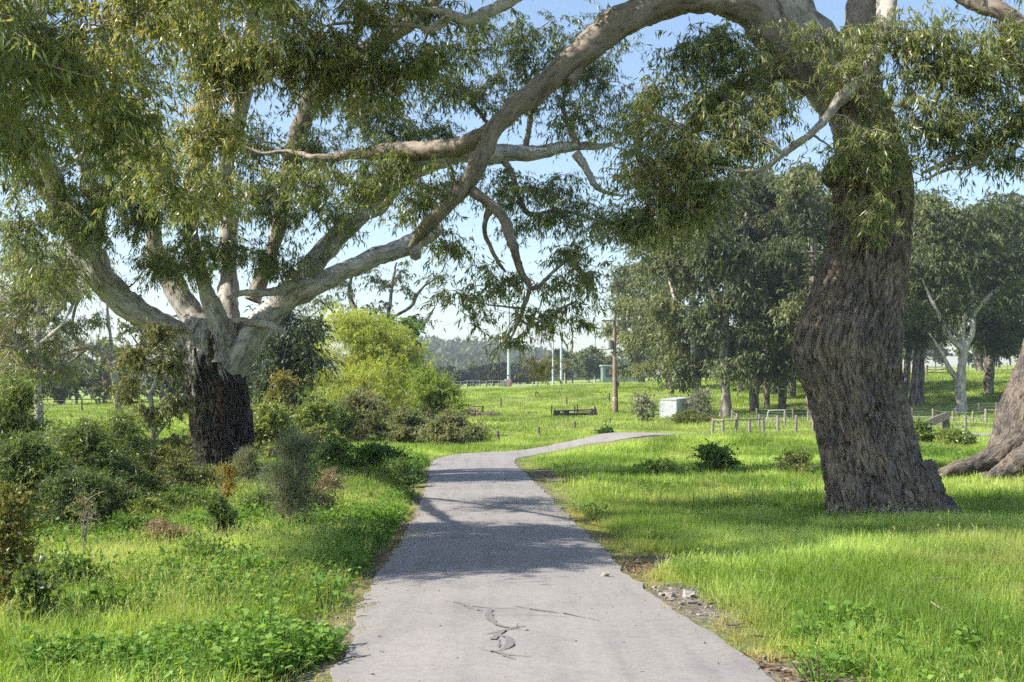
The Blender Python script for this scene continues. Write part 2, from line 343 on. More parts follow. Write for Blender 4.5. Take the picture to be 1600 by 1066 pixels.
# ------------------------------------------------------------------ ground, path
def nonuni(lo, hi, fine_lo, fine_hi, st, g=1.09):
    a = list(np.arange(fine_lo, fine_hi + 1e-6, st)); s = st; v = a[-1]
    while v < hi: s *= g; v += s; a.append(v)
    s = st; v = a[0]; pre = []
    while v > lo: s *= g; v -= s; pre.append(v)
    return np.array(pre[::-1] + a)
gx = nonuni(-1500, 1500, -9, 10, .32, 1.1); gy = nonuni(-60, 1600, 3, 58, .38, 1.07)
X, Y = np.meshgrid(gx, gy); pd = path_dist(X, Y); Z = G(X, Y, pd)
DIRT_SPOTS = [(*Pg(480, 983)[:2], .55), (*Pg(520, 1010)[:2], .5), (*Pg(1085, 950)[:2], .55), (*Pg(1060, 925)[:2], .5), (*Pg(1040, 875)[:2], .7), (*Pg(870, 748)[:2], 1.2), (*Pg(850, 738)[:2], 1.1),
              (*Pg(630, 820)[:2], .8), (*Pg(615, 845)[:2], .7), (*Pg(650, 780)[:2], .9), (*Pg(663, 745)[:2], 1.0), (*Pg(1260, 1055)[:2], .5), (*Pg(1010, 885)[:2], .5), (*Pg(590, 870)[:2], .6)]
def dirt_at(x, y, pd):
    x = np.asarray(x).ravel(); y = np.asarray(y).ravel()
    n = fbm(np.c_[x * .9, y * .6, x * 0], 3, 21)
    d = (1 - sstep(1.45, 1.75 + .9 * n, pd)) * .75 * sstep(.35, .6, n)
    for (sx, sy, r) in DIRT_SPOTS: d = np.maximum(d, 1 - sstep(.35, 1.15, np.hypot(x - sx, (y - sy) * .6) / r + (n - .5) * .9))
    return np.clip(d, 0, 1)
dirt = dirt_at(X, Y, pd)
nx, ny = len(gx), len(gy); i = np.arange(ny - 1)[:, None] * nx + np.arange(nx - 1)[None]
Fq = np.stack([i, i + 1, i + nx + 1, i + nx], -1).reshape(-1, 4)
m, N, L, b = new_mat('ground_soil_and_turf'); v = tex_coord(N, L)
a = N.new('ShaderNodeAttribute'); a.attribute_name = 'dirt'
n2 = noise(N, L, v, 9, 3, .65); n3 = noise(N, L, v, .06, 2); v4 = tex_coord(N, L, None, (.25, 1.2, 1)); n4 = noise(N, L, v4, 1.1, 4, .7)
turf = ramp(N, [(.3, (.06, .09, .02)), (.5, (.12, .16, .035)), (.7, (.2, .22, .06))]); L.new(n2, turf.inputs[0])
past = ramp(N, [(.3, (.13, .20, .035)), (.5, (.21, .29, .055)), (.7, (.32, .37, .10))]); L.new(n4, past.inputs[0])
sp = N.new('ShaderNodeSeparateXYZ'); L.new(v, sp.inputs[0])
c = mixc(N, L, mrange(N, L, sp.outputs[1], 45, 75), turf.outputs[0], past.outputs[0])
dr = ramp(N, [(.3, (.20, .16, .12)), (.7, (.34, .29, .24))]); L.new(n2, dr.inputs[0])
c = mixc(N, L, mathn(N, L, 'MULTIPLY', mrange(N, L, n3, .5, .62), .35), c, (.30, .30, .11))
soil = ramp(N, [(.3, (.085, .066, .05)), (.55, (.17, .14, .11)), (.75, (.28, .245, .21))]); L.new(n2, soil.inputs[0])
c = mixc(N, L, a.outputs['Fac'], c, soil.outputs[0])
L.new(c, b.inputs['Base Color']); b.inputs['Roughness'].default_value = .95; b.inputs['Specular IOR Level'].default_value = .1
bump(N, L, b, n2, .8, .06)
ground = obj('ground', mesh('ground', np.c_[X.ravel(), Y.ravel(), Z], Fq, {'dirt': ('FLOAT', dirt)}, True), m); ground['kind'] = 'structure'

def path_frames(n):
    c = catmull(np.c_[PATH_C, np.zeros(len(PATH_C))], n)[:, :2]; t = nrm(np.gradient(c, axis=0)); return c, np.c_[t[:, 1], -t[:, 0]]
c, nr = path_frames(900); cols = np.array([-1.5, -1.49, -1.2, -.8, -.4, 0, .4, .8, 1.2, 1.49, 1.5])
ed = (fbm(np.c_[np.arange(900) * .35, np.zeros(900), np.zeros(900)], 4, 3) - .5) * .16; ed2 = (fbm(np.c_[np.arange(900) * .35, np.ones(900) * 9, np.zeros(900)], 4, 4) - .5) * .16
V = []
for k, w in enumerate(cols):
    ww = w + (ed if k < 2 else ed2 if k > 8 else 0); p = c + nr * np.broadcast_to(ww, 900)[:, None]
    zz = ground_base(c[:, 0], c[:, 1]) + .03 * (1 - (w / 1.5) ** 2) + .006 if 0 < k < 10 else ground_base(c[:, 0], c[:, 1]) - .05
    V.append(np.c_[p, np.broadcast_to(zz, 900)])
V = np.stack(V, 1).reshape(-1, 3); K = len(cols); i = np.arange(899)[:, None] * K + np.arange(K - 1)[None]
Fq = np.stack([i, i + 1, i + K + 1, i + K], -1).reshape(-1, 4)
m, N, L, b = new_mat('worn_asphalt'); v = tex_coord(N, L)
n1 = noise(N, L, v, .8, 4); n2 = noise(N, L, v, 70, 4, .8); n3 = noise(N, L, tex_coord(N, L, None, (2.2, .12, 1)), 1.6, 4, .6); n5 = noise(N, L, v, 14, 5, .7)
vo = N.new('ShaderNodeTexVoronoi'); vo.inputs['Scale'].default_value = 95; L.new(v, vo.inputs['Vector'])
r = ramp(N, [(.3, (.145, .134, .126)), (.5, (.238, .222, .210)), (.7, (.315, .295, .280))]); L.new(mixc(N, L, .35, n2, n5), r.inputs[0])
s = ramp(N, [(.32, (.76, .76, .77)), (.5, (1, 1, 1)), (.68, (1.12, 1.11, 1.1))]); L.new(mixc(N, L, .5, n1, n3), s.inputs[0])
c_ = mixc(N, L, 1., r.outputs[0], s.outputs[0], 'MULTIPLY')
vs_ = ramp(N, [(.0, (.55, .55, .56)), (.16, (1, 1, 1))]); L.new(vo.outputs['Distance'], vs_.inputs[0]); c_ = mixc(N, L, .45, c_, vs_.outputs[0], 'MULTIPLY')
L.new(c_, b.inputs['Base Color']); b.inputs['Roughness'].default_value = .85; b.inputs['Specular IOR Level'].default_value = .25; bump(N, L, b, n2, .35, .006)
path = obj('path', mesh('path', V, Fq, None, False), m); path['kind'] = 'structure'
def path_z(x, y):
    i = np.argmin((PATH_PTS[:, 0] - x) ** 2 + (PATH_PTS[:, 1] - y) ** 2); w = np.hypot(PATH_PTS[i, 0] - x, PATH_PTS[i, 1] - y)
    return float(ground_base(PATH_PTS[i, 0], PATH_PTS[i, 1])) + .03 * (1 - min(1, w / 1.5) ** 2) + .006

# crack sealant strokes (each a thin raised ribbon); coordinates of the photograph crop
def stroke(acc, pts, w):
    q = np.array([Pg(533 + a_ / 2.664, 666 + b_ / 2.664)[:2] for a_, b_ in pts]); n = max(14, len(q) * 8); cc = catmull(np.c_[q, np.zeros(len(q))], n)[:, :2]
    t = nrm(np.gradient(cc, axis=0)); nn = np.c_[-t[:, 1], t[:, 0]]; ww = np.interp(np.linspace(0, 1, n), np.linspace(0, 1, len(w)), w) * .72 * (.75 + .5 * vnoise(np.c_[np.arange(n) * .6, np.zeros(n), np.zeros(n)], int(q[0, 0] * 100) & 255))
    Lf, Rt = cc + nn * ww[:, None] / 2, cc - nn * ww[:, None] / 2
    z = np.array([[path_z(*p) for p in Lf], [path_z(*p) for p in Rt]]) + .004 + len(acc.V) * 4e-4
    acc.add(np.vstack([np.c_[Lf, z[0]], np.c_[Rt, z[1]]]), np.stack([np.arange(n - 1), np.arange(1, n), np.arange(1, n) + n, np.arange(n - 1) + n], 1))
acc = Acc()
for pts, w in [([(437, 741), (500, 755), (600, 772), (800, 781), (960, 805), (1075, 829)], [.012, .03, .018, .014, .03, .01]), ([(505, 757), (545, 778), (588, 786)], [.03, .075, .01]),
               ([(720, 768), (850, 790), (960, 803)], [.012, .045, .014]), ([(650, 806), (800, 807), (940, 812)], [.009, .012, .01]),
               ([(622, 782), (614, 800), (628, 830), (662, 852), (715, 862), (785, 876)], [.06, .085, .10, .06, .04, .01]), ([(605, 888), (660, 874), (715, 861), (765, 852)], [.01, .035, .05, .02]),
               ([(718, 863), (668, 880), (630, 908)], [.03, .07, .08]), ([(655, 886), (690, 903), (704, 925), (690, 945), (645, 962)], [.04, .08, .09, .08, .03]),
               ([(585, 952), (645, 963), (700, 975), (790, 985)], [.008, .035, .03, .01]), ([(645, 962), (690, 982), (725, 992)], [.03, .07, .02]), ([(655, 912), (658, 928), (652, 945)], [.016, .02, .012])]: stroke(acc, pts, w)
o = acc.make('crack_sealant', M['seal'], None); tag(o, 'dark squiggle of crack sealant on the grey path in front', 'sealant')

# ------------------------------------------------------------------ instanced ground cover (stuff)
def proto_coll(name, metas):
    c = bpy.data.collections.new(name)
    for k, me in enumerate(metas): c.objects.link(bpy.data.objects.new(f'{name}_{k:02d}', me))
    return c
def scatter(name, coll, pts, rot, sc, idx, label, cat):
    me = bpy.data.meshes.new(name); n = len(pts); me.vertices.add(n); me.vertices.foreach_set('co', np.asarray(pts, np.float32).ravel())
    a = me.attributes.new('rot', 'FLOAT_VECTOR', 'POINT'); a.data.foreach_set('vector', np.asarray(rot, np.float32).ravel())
    a = me.attributes.new('sc', 'FLOAT_VECTOR', 'POINT'); a.data.foreach_set('vector', np.asarray(sc, np.float32).ravel())
    a = me.attributes.new('idx', 'INT', 'POINT'); a.data.foreach_set('value', np.asarray(idx, np.int32))
    x_, y_ = pts[:, 0], pts[:, 1]; rr_ = rng_(len(pts)); gt = np.clip((fbm(np.c_[x_ * .5, y_ * .5, x_ * 0], 4, 41) - .5) * 2.2 + .5 + rr_.normal(size=n) * .1, 0, 1)
    gd = np.clip(sstep(.5, .68, fbm(np.c_[x_ * .28, y_ * .28, x_ * 0], 3, 42)) * .4 + .6 * (1 - sstep(1.5, 2.4, path_dist(x_, y_))) + rr_.normal(size=n) * .08, 0, 1)
    for an, dat in (('gt', gt), ('gd', gd)): a = me.attributes.new(an, 'FLOAT', 'POINT'); a.data.foreach_set('value', dat.astype(np.float32))
    o = obj(name, me); ng = bpy.data.node_groups.new(name, 'GeometryNodeTree')
    ng.interface.new_socket('Geometry', in_out='INPUT', socket_type='NodeSocketGeometry'); ng.interface.new_socket('Geometry', in_out='OUTPUT', socket_type='NodeSocketGeometry')
    n_, l_ = ng.nodes, ng.links; gi = n_.new('NodeGroupInput'); go = n_.new('NodeGroupOutput'); ip = n_.new('GeometryNodeInstanceOnPoints')
    ci = n_.new('GeometryNodeCollectionInfo'); ci.inputs['Collection'].default_value = coll; ci.inputs['Separate Children'].default_value = True; ci.inputs['Reset Children'].default_value = True
    def at(nm, ty):
        x = n_.new('GeometryNodeInputNamedAttribute'); x.data_type = ty; x.inputs['Name'].default_value = nm; return x.outputs[0]
    l_.new(gi.outputs[0], ip.inputs['Points']); l_.new(ci.outputs[0], ip.inputs['Instance']); ip.inputs['Pick Instance'].default_value = True
    l_.new(at('idx', 'INT'), ip.inputs['Instance Index']); l_.new(at('rot', 'FLOAT_VECTOR'), ip.inputs['Rotation']); l_.new(at('sc', 'FLOAT_VECTOR'), ip.inputs['Scale'])
    l_.new(ip.outputs[0], go.inputs[0]); md = o.modifiers.new('instances', 'NODES'); md.node_group = ng
    tag(o, label, cat, kind='stuff'); return o
def grass_mat(name, lo, mid, hi, dry, transl=.45):
    m, N, L, b = new_mat(name); a = N.new('ShaderNodeAttribute'); a.attribute_name = 'tint'
    g = N.new('ShaderNodeAttribute'); g.attribute_name = 'gt'; g.attribute_type = 'INSTANCER'; h = N.new('ShaderNodeAttribute'); h.attribute_name = 'gd'; h.attribute_type = 'INSTANCER'
    f = mathn(N, L, 'ADD', g.outputs['Fac'], mathn(N, L, 'MULTIPLY', mathn(N, L, 'SUBTRACT', a.outputs['Fac'], .5), .5))
    r = ramp(N, [(.15, lo), (.5, mid), (.8, hi), (1., tuple(min(1, x_ * 1.25 + .04) for x_ in hi))]); L.new(f, r.inputs[0]); c = mixc(N, L, h.outputs['Fac'], r.outputs[0], dry)
    L.new(c, b.inputs['Base Color']); b.inputs['Roughness'].default_value = .5; b.inputs['Specular IOR Level'].default_value = .3
    tr = N.new('ShaderNodeBsdfTranslucent'); L.new(mixc(N, L, 1., c, (1.3, 1.3, .6), 'MULTIPLY'), tr.inputs[0])
    mx = N.new('ShaderNodeMixShader'); mx.inputs[0].default_value = transl; L.new(b.outputs[0], mx.inputs[1]); L.new(tr.outputs[0], mx.inputs[2]); L.new(mx.outputs[0], N['Material Output'].inputs[0]); return m
M['grass'] = grass_mat('grass_lush', (.14, .24, .035), (.26, .39, .068), (.40, .51, .125), (.52, .49, .20))
M['grass_tall'] = grass_mat('grass_tall', (.19, .28, .05), (.33, .41, .10), (.48, .50, .19), (.56, .51, .26))
M['grass_short'] = grass_mat('grass_short', (.15, .22, .025), (.29, .33, .05), (.42, .40, .10), (.50, .41, .16))
M['grass_far'] = grass_mat('grass_far', (.14, .23, .035), (.24, .34, .065), (.36, .44, .115), (.44, .42, .19))
M['seed'] = plain('seed_heads', (.5, .46, .30), .8, .2, 30)
def blades(rng, n, spread, h, w, lean=.5, segs=3):
    a = rng.random(n) * 6.283; r = np.sqrt(rng.random(n)) * spread; base = np.c_[np.cos(a) * r, np.sin(a) * r, np.full(n, -.02)]
    H = rng.uniform(h[0], h[1], n); W = rng.uniform(w[0], w[1], n); az = a + rng.normal(size=n) * 1.2; ld = np.c_[np.cos(az), np.sin(az), np.zeros(n)]
    bend = np.abs(rng.normal(size=n)) * lean; side = np.c_[-np.sin(az), np.cos(az), np.zeros(n)]
    tw = rng.normal(size=n) * .8; side = nrm(side * np.cos(tw)[:, None] + ld * np.sin(tw)[:, None]); V = []
    for k in range(segs + 1):
        t = k / segs; c = base + ld * (H * bend * t * t)[:, None] + np.c_[np.zeros(n), np.zeros(n), H * (t - .35 * np.minimum(bend, 1.2) * t * t)]
        ww = W * (1 - .96 * t ** 1.6) * .5; V += [c - side * ww[:, None], c + side * ww[:, None]]
    V = np.stack(V, 1).reshape(-1, 3); K = 2 * (segs + 1); i = np.arange(n)[:, None] * K + np.arange(segs)[None] * 2
    return V, np.stack([i, i + 1, i + 3, i + 2], -1).reshape(-1, 4), np.repeat(rng.random(n), K)
def tuft(seed, mat, **k):
    V, Fq, ti = blades(rng_(seed), **k); me = mesh('tuft', V, Fq, {'tint': ('FLOAT', ti)}); me.materials.append(mat); return me
def seedy(seed, mat, ns=5, **k):
    r = rng_(seed); V, Fq, ti = blades(r, **k); acc = Acc(); acc.add(V, Fq, ti * .8); a = r.random(ns) * 6.283; q = np.sqrt(r.random(ns)) * k['spread']; H = r.uniform(.4, .75, ns); ln = np.c_[r.normal(.16, .1, ns), r.normal(0, .08, ns)]
    b = np.c_[np.cos(a) * q, np.sin(a) * q, np.zeros(ns)]; pts = np.stack([b, b + np.c_[ln * .3, H * .55], b + np.c_[ln, H]], 1); t = Acc(); tubes(t, pts, np.tile([.002, .0016, .001], (ns, 1)), 3); acc.add(t.V[0], t.F[0], np.full(len(t.V[0]), .9))
    m_ = 7; j = np.repeat(np.arange(ns), m_); u = r.uniform(0, .3, ns * m_)[:, None]; s = Acc(); leaves(s, pts[j, 2] * (1 - u) + pts[j, 1] * u, np.c_[ln[j] * 3 + r.normal(size=(ns * m_, 2)) * .25, np.ones(ns * m_) * .8], r.uniform(.02, .045, ns * m_), r.uniform(.006, .011, ns * m_), r, np.full(ns * m_, 1.0)); acc.add(s.V[0], s.F[0], np.full(len(s.V[0]), 1.3))
    me = mesh('tuft', np.vstack(acc.V), np.vstack(acc.F), {'tint': ('FLOAT', np.concatenate(acc.A))}); me.materials.append(mat); return me
def weed_mesh(seed, n, spread, h, L_, mat):
    r = rng_(seed); acc = Acc(); a = r.random(n) * 6.28; q = np.sqrt(r.random(n)) * spread; H = r.uniform(*h, n) * (1.15 - .5 * q / spread)
    p = np.c_[np.cos(a) * q, np.sin(a) * q, H]; d = np.c_[np.cos(a), np.sin(a), r.normal(size=n) * .35]; Ls = r.uniform(*L_, n)
    d = nrm(d); up = nrm(np.array([0, 0, 1.]) + r.normal(size=(n, 3)) * .45); s = nrm(np.cross(d, up)); ti = r.random(n)
    V = np.stack([p, p + d * Ls[:, None] * .35 + s * Ls[:, None] * .5, p + d * Ls[:, None], p + d * Ls[:, None] * .35 - s * Ls[:, None] * .5], 1).reshape(-1, 3)
    acc.add(V, np.arange(4 * n).reshape(-1, 4), np.repeat(ti, 4))
    st = np.stack([np.c_[p[:, 0] * .4, p[:, 1] * .4, np.zeros(n) - .02], np.c_[p[:, 0] * .8, p[:, 1] * .8, H * .6], p], 1); tubes_a = Acc(); tubes(tubes_a, st, np.tile([.004, .003, .002], (n, 1)), 3)
    acc.add(tubes_a.V[0], tubes_a.F[0], np.full(len(tubes_a.V[0]), .3))
    me = mesh('weed', np.vstack(acc.V), np.vstack(acc.F), {'tint': ('FLOAT', np.concatenate(acc.A))}); me.materials.append(mat); return me
C_lush = proto_coll('lush_tuft', [tuft(10 + k, M['grass'], n=34, spread=.17, h=(.08, .26), w=(.006, .012), lean=.55) for k in range(6)])
C_tall = proto_coll('tall_tuft', [seedy(30 + k, M['grass_tall'], n=30, spread=.17, h=(.22, .62), w=(.003, .008), lean=.6) for k in range(6)])
C_short = proto_coll('short_tuft', [tuft(50 + k, M['grass_short'], n=40, spread=.17, h=(.02, .075), w=(.004, .009), lean=.9, segs=2) for k in range(5)])
C_mid = proto_coll('mid_tuft', [tuft(70 + k, M['grass'], n=40, spread=.34, h=(.10, .30), w=(.012, .022), lean=.6, segs=2) for k in range(5)])
C_far = proto_coll('far_tuft', [tuft(90 + k, M['grass_far'], n=46, spread=.9, h=(.10, .26), w=(.03, .06), lean=.7, segs=1) for k in range(5)])
C_weed = proto_coll('weed', [weed_mesh(110 + k, 46, .22, (.05, .24), (.03, .06), M['weed']) for k in range(5)])
C_mallow = proto_coll('mallow', [weed_mesh(130 + k, 64, .3, (.08, .42), (.035, .085), M['weed']) for k in range(5)])
TRUNKS = [(*P(1375, 790, 22)[:2], 1.15), (*P(351, 740, 34)[:2], 1.05), (*P(1650, 730, 33)[:2], 1.5)]
def clear(x, y):
    k = np.ones(len(x), bool)
    for tx, ty, r in TRUNKS: k &= np.hypot(x - tx, y - ty) > r * .85
    return k
def wedge(rng, n, y0, y1, m=2.5, s=.47):        # random points inside the viewed ground, with a margin
    y = np.sqrt(rng.uniform(y0 ** 2, y1 ** 2, n)); x = rng.uniform(-1, 1, n) * (s * y + m); return x, y
def put(name, coll, x, y, scl, rng, label, cat, tilt=.12, zs=None):
    n = len(x); rot = np.c_[rng.normal(size=n) * tilt, rng.normal(size=n) * tilt, rng.random(n) * 6.283]; s = np.asarray(scl) * rng.uniform(.75, 1.25, n)
    sc = np.c_[s, s, s * (1 if zs is None else zs)]; return scatter(name, coll, np.c_[x, y, G(x, y)], rot, sc, rng.integers(0, len(coll.objects), n), label, cat)
def lawn(x, y): return fbm(np.c_[x * .35, y * .35, x * 0 + 3], 3, 77)
r = rng_(1)
x, y = wedge(r, 34000, 4.5, 24); p = path_dist(x, y); di = dirt_at(x, y, p); nz = lawn(x, y)
e = sstep(1.42, 2.3, p + .5 * (nz - .5)); right = x > 0
k = (p > 1.5) & (r.random(len(x)) < (.25 + .75 * e) * (1 - di) ** 1.5) & clear(x, y) & (right | (r.random(len(x)) < .8)) & (e > .35 + .3 * r.random(len(x)))
near_h = (.4 + .62 * e) * (.6 + .8 * nz)
put('lush_grass', C_lush, x[k], y[k], near_h[k], r, 'lush bright green grass covering the ground beside the near path', 'grass', zs=1.05)
k = (p > 1.41 + .1 * nz) & ((p < 2.9) | (r.random(len(x)) < .25)) & (r.random(len(x)) < (1 - di) ** 1.2 * .95)
put('verge_turf', C_short, x[k], y[k], .8 + .5 * r.random(k.sum()), r, 'short yellowish turf along the edges of the path', 'grass')
x, y = wedge(r, 17000, 5, 34); p = path_dist(x, y); di = dirt_at(x, y, p); nz = fbm(np.c_[x * .3, y * .3, x * 0], 3, 99)
k = (x < -1.2) & (p > 2.0 + .4 * r.random(len(x))) & (di < .3) & clear(x, y) & (r.random(len(x)) < .22 + .6 * sstep(.42, .6, nz))
put('seeding_grass', C_tall, x[k], y[k], (.28 + .55 * nz[k]), r, 'tall pale seeding grass filling the left verge', 'grass')
k = (x > 1) & (p > 2.2) & (r.random(len(x)) < .10) & (nz > .5) & clear(x, y)
put('seeding_grass', C_tall, x[k], y[k], .45 + .3 * nz[k], r, 'thin pale seeding grass mixed into the right lawn', 'grass')
x, y = wedge(r, 30000, 22, 70, 4); p = path_dist(x, y); di = dirt_at(x, y, p); nz = lawn(x, y); e = sstep(1.5, 3., p)
k = (p > 1.62) & (r.random(len(x)) < (.3 + .7 * e) * (1 - di)) & clear(x, y)
put('meadow_grass', C_mid, x[k], y[k], (.4 + .6 * e[k]) * (.6 + .8 * nz[k]), r, 'green meadow grass on both sides of the middle path', 'grass')
x, y = wedge(r, 34000, 62, 165, 6, .5); p = path_dist(x, y); k = (p > 2.2); nz = lawn(x * .3, y * .3)
put('pasture_grass', C_far, x[k], y[k], (.7 + .7 * nz[k]), r, 'sunlit pasture grass of the far paddock and bank', 'grass')
for tx, ty, tr in TRUNKS:
    n = 230; a_ = r.random(n) * 6.283; q = tr * r.uniform(.82, 1.45, n); x, y = tx + np.cos(a_) * q, ty + np.sin(a_) * q
    put('lush_grass', C_lush, x, y, r.uniform(.7, 1.5, n), r, 'long grass ringing the foot of the ' + {TRUNKS[0]: 'big right trunk', TRUNKS[1]: 'charred left trunk', TRUNKS[2]: 'right-edge trunk'}[(tx, ty, tr)], 'grass')
# broadleaf weeds
x, y = wedge(r, 9000, 5, 40); p = path_dist(x, y); nz = fbm(np.c_[x * .4, y * .4, x * 0], 3, 123); nl = fbm(np.c_[x * .25, y * .25, x * 0 + 7], 3, 124)
k = (p > 1.75) & clear(x, y) & (((x < 0) & (nz > .44)) | ((x > 0) & (nz > .72))) & (r.random(len(x)) < .9)
put('low_weeds', C_weed, x[k], y[k], .7 + .8 * nl[k], r, 'low broadleaf weeds scattered through the grass', 'weeds')
def patch(px, py, rx, ry, n):
    c0 = Pg(px, py); dx = Pg(px + rx, py)[0] - c0[0]; dy = abs(Pg(px, py - ry)[1] - c0[1]); a_ = r.random(n) * 6.283; q = np.sqrt(r.random(n)); return c0[0] + np.cos(a_) * q * dx, c0[1] + np.sin(a_) * q * dy
ms = [patch(310, 1035, 190, 40, 120), patch(330, 1000, 90, 25, 30), patch(450, 1020, 70, 22, 40), patch(130, 1050, 60, 15, 40), patch(250, 900, 60, 20, 40), patch(560, 722, 100, 14, 160), patch(480, 745, 60, 12, 60), patch(620, 735, 40, 14, 60), patch(1085, 897, 30, 9, 16), patch(1480, 715, 60, 10, 50)]
x = np.concatenate([a_[0] for a_ in ms]); y = np.concatenate([a_[1] for a_ in ms]); k = path_dist(x, y) > 1.62
put('mallow_patch', C_mallow, x[k], y[k], np.where(y[k] > 20, 1.0, .62) * (.6 + .6 * r.random(k.sum())), r, 'patches of bright green broadleaf mallow in the verges', 'weeds')
# loose gravel, litter
def pebbles(name, spots, n, sz, mat, label, cat, seed):
    r = rng_(seed); ph = (1 + 5 ** .5) / 2; ic = nrm(np.array([(1, 1, 1), (1, 1, -1), (1, -1, 1), (1, -1, -1), (-1, 1, 1), (-1, 1, -1), (-1, -1, 1), (-1, -1, -1)], float))
    cf = np.array([(0, 1, 3, 2), (4, 6, 7, 5), (0, 4, 5, 1), (2, 3, 7, 6), (0, 2, 6, 4), (1, 5, 7, 3)]); acc = Acc()
    for (sx, sy, rad) in spots:
        a_ = r.random(n) * 6.283; q = np.sqrt(r.random(n)) * rad; x = sx + np.cos(a_) * q; y = sy + np.sin(a_) * q * 1.5; k = path_dist(x, y) > 1.56; x, y = x[k], y[k]
        z = G(x, y); s = r.lognormal(0, .45, len(x)) * sz; B = nrm(ic[None] + r.normal(size=(len(x), 8, 3)) * .25) * s[:, None, None] * r.uniform(.6, 1.2, (len(x), 1, 3)) * np.array([1, 1, .65])
        V = B + np.c_[x, y, z + s * .25][:, None]; acc.add(V.reshape(-1, 3), (cf[None] + np.arange(len(x))[:, None, None] * 8).reshape(-1, 4))
    o = acc.make(name, mat, None); tag(o, label, cat, kind='stuff')
pebbles('gravel', [s_ for s_ in DIRT_SPOTS[:5]], 420, .011, M['stone_dark'], 'grey loose gravel in bare patches beside the near path', 'gravel', 5)
pebbles('pale_stones', [DIRT_SPOTS[3], DIRT_SPOTS[2]], 70, .026, M['stone'], 'pale loose stones at the right edge of the path', 'stones', 6)
acc = Acc(); n = 5200; x, y = wedge(r, n, 6, 40); p = path_dist(x, y); k = (p > 1.5) & ((dirt_at(x, y, p) > .3) | ((x > 1) & (r.random(n) < .25))); x, y = x[k], y[k]; n = len(x)
leaves(acc, np.c_[x, y, G(x, y) + .012], np.c_[r.normal(size=(n, 2)), r.normal(size=n) * .15], r.uniform(.06, .14, n), r.uniform(.012, .022, n), r, r.random(n))
for (sx, sy, rad) in DIRT_SPOTS[4:]:
    n = 420; a_ = r.random(n) * 6.283; q = np.sqrt(r.random(n)) * rad; x = sx + np.cos(a_) * q; y = sy + np.sin(a_) * q * 1.7; k = path_dist(x, y) > 1.5; x, y = x[k], y[k]; n = len(x)
    leaves(acc, np.c_[x, y, G(x, y) + .012], np.c_[r.normal(size=(n, 2)), r.normal(size=n) * .15], r.uniform(.05, .13, n), r.uniform(.012, .022, n), r, r.random(n))
tag(acc.make('leaf_litter', M['litter'], None, attr='tint'), 'brown fallen gum leaves along the path edges', 'leaf litter', kind='stuff')
acc = Acc(); n = 620; y = r.uniform(6, 40, n) ** 1.0; i = np.array([np.argmin(np.abs(PATH_PTS[:, 1] - v)) for v in y]); x = PATH_PTS[i, 0] + np.sign(r.normal(size=n)) * 1.45 * r.random(n) ** .6
leaves(acc, np.array([(a_, b_, path_z(a_, b_) + .008) for a_, b_ in zip(x, y)]), np.c_[r.normal(size=(n, 2)), r.normal(size=n) * .12], r.uniform(.01, .05, n), r.uniform(.006, .014, n), r, r.random(n) * .7)
tag(acc.make('path_debris', M['litter'], None, attr='tint'), 'scattered bark crumbs and dry leaves lying on the path', 'leaf litter', kind='stuff')

for k_, (lab, n, xr, yr) in enumerate([('fallen twigs and bark strips in the right-hand grass', 90, (1.6, 9), (9, 30)), ('fallen twigs along the left verge', 50, (-6, -1.8), (8, 30))]):
    acc = Acc(); x = r.uniform(*xr, n); y = r.uniform(*yr, n); q = path_dist(x, y) > 1.6; x, y = x[q], y[q]; n = len(x); c0 = np.c_[x, y, G(x, y) + r.uniform(.03, .10, n)]; dv = nrm(np.c_[r.normal(size=(n, 2)), r.normal(size=n) * .15]) * r.uniform(.08, .35, (n, 1))
    tubes(acc, np.stack([c0 - dv, c0 + r.normal(size=(n, 3)) * .02, c0 + dv], 1), np.tile([.008, .011, .005], (n, 1)) * r.uniform(.5, 1.5, (n, 1)), 5); tag(acc.make('fallen_twigs', M['timber_pale'], None), lab, 'twigs', kind='stuff')
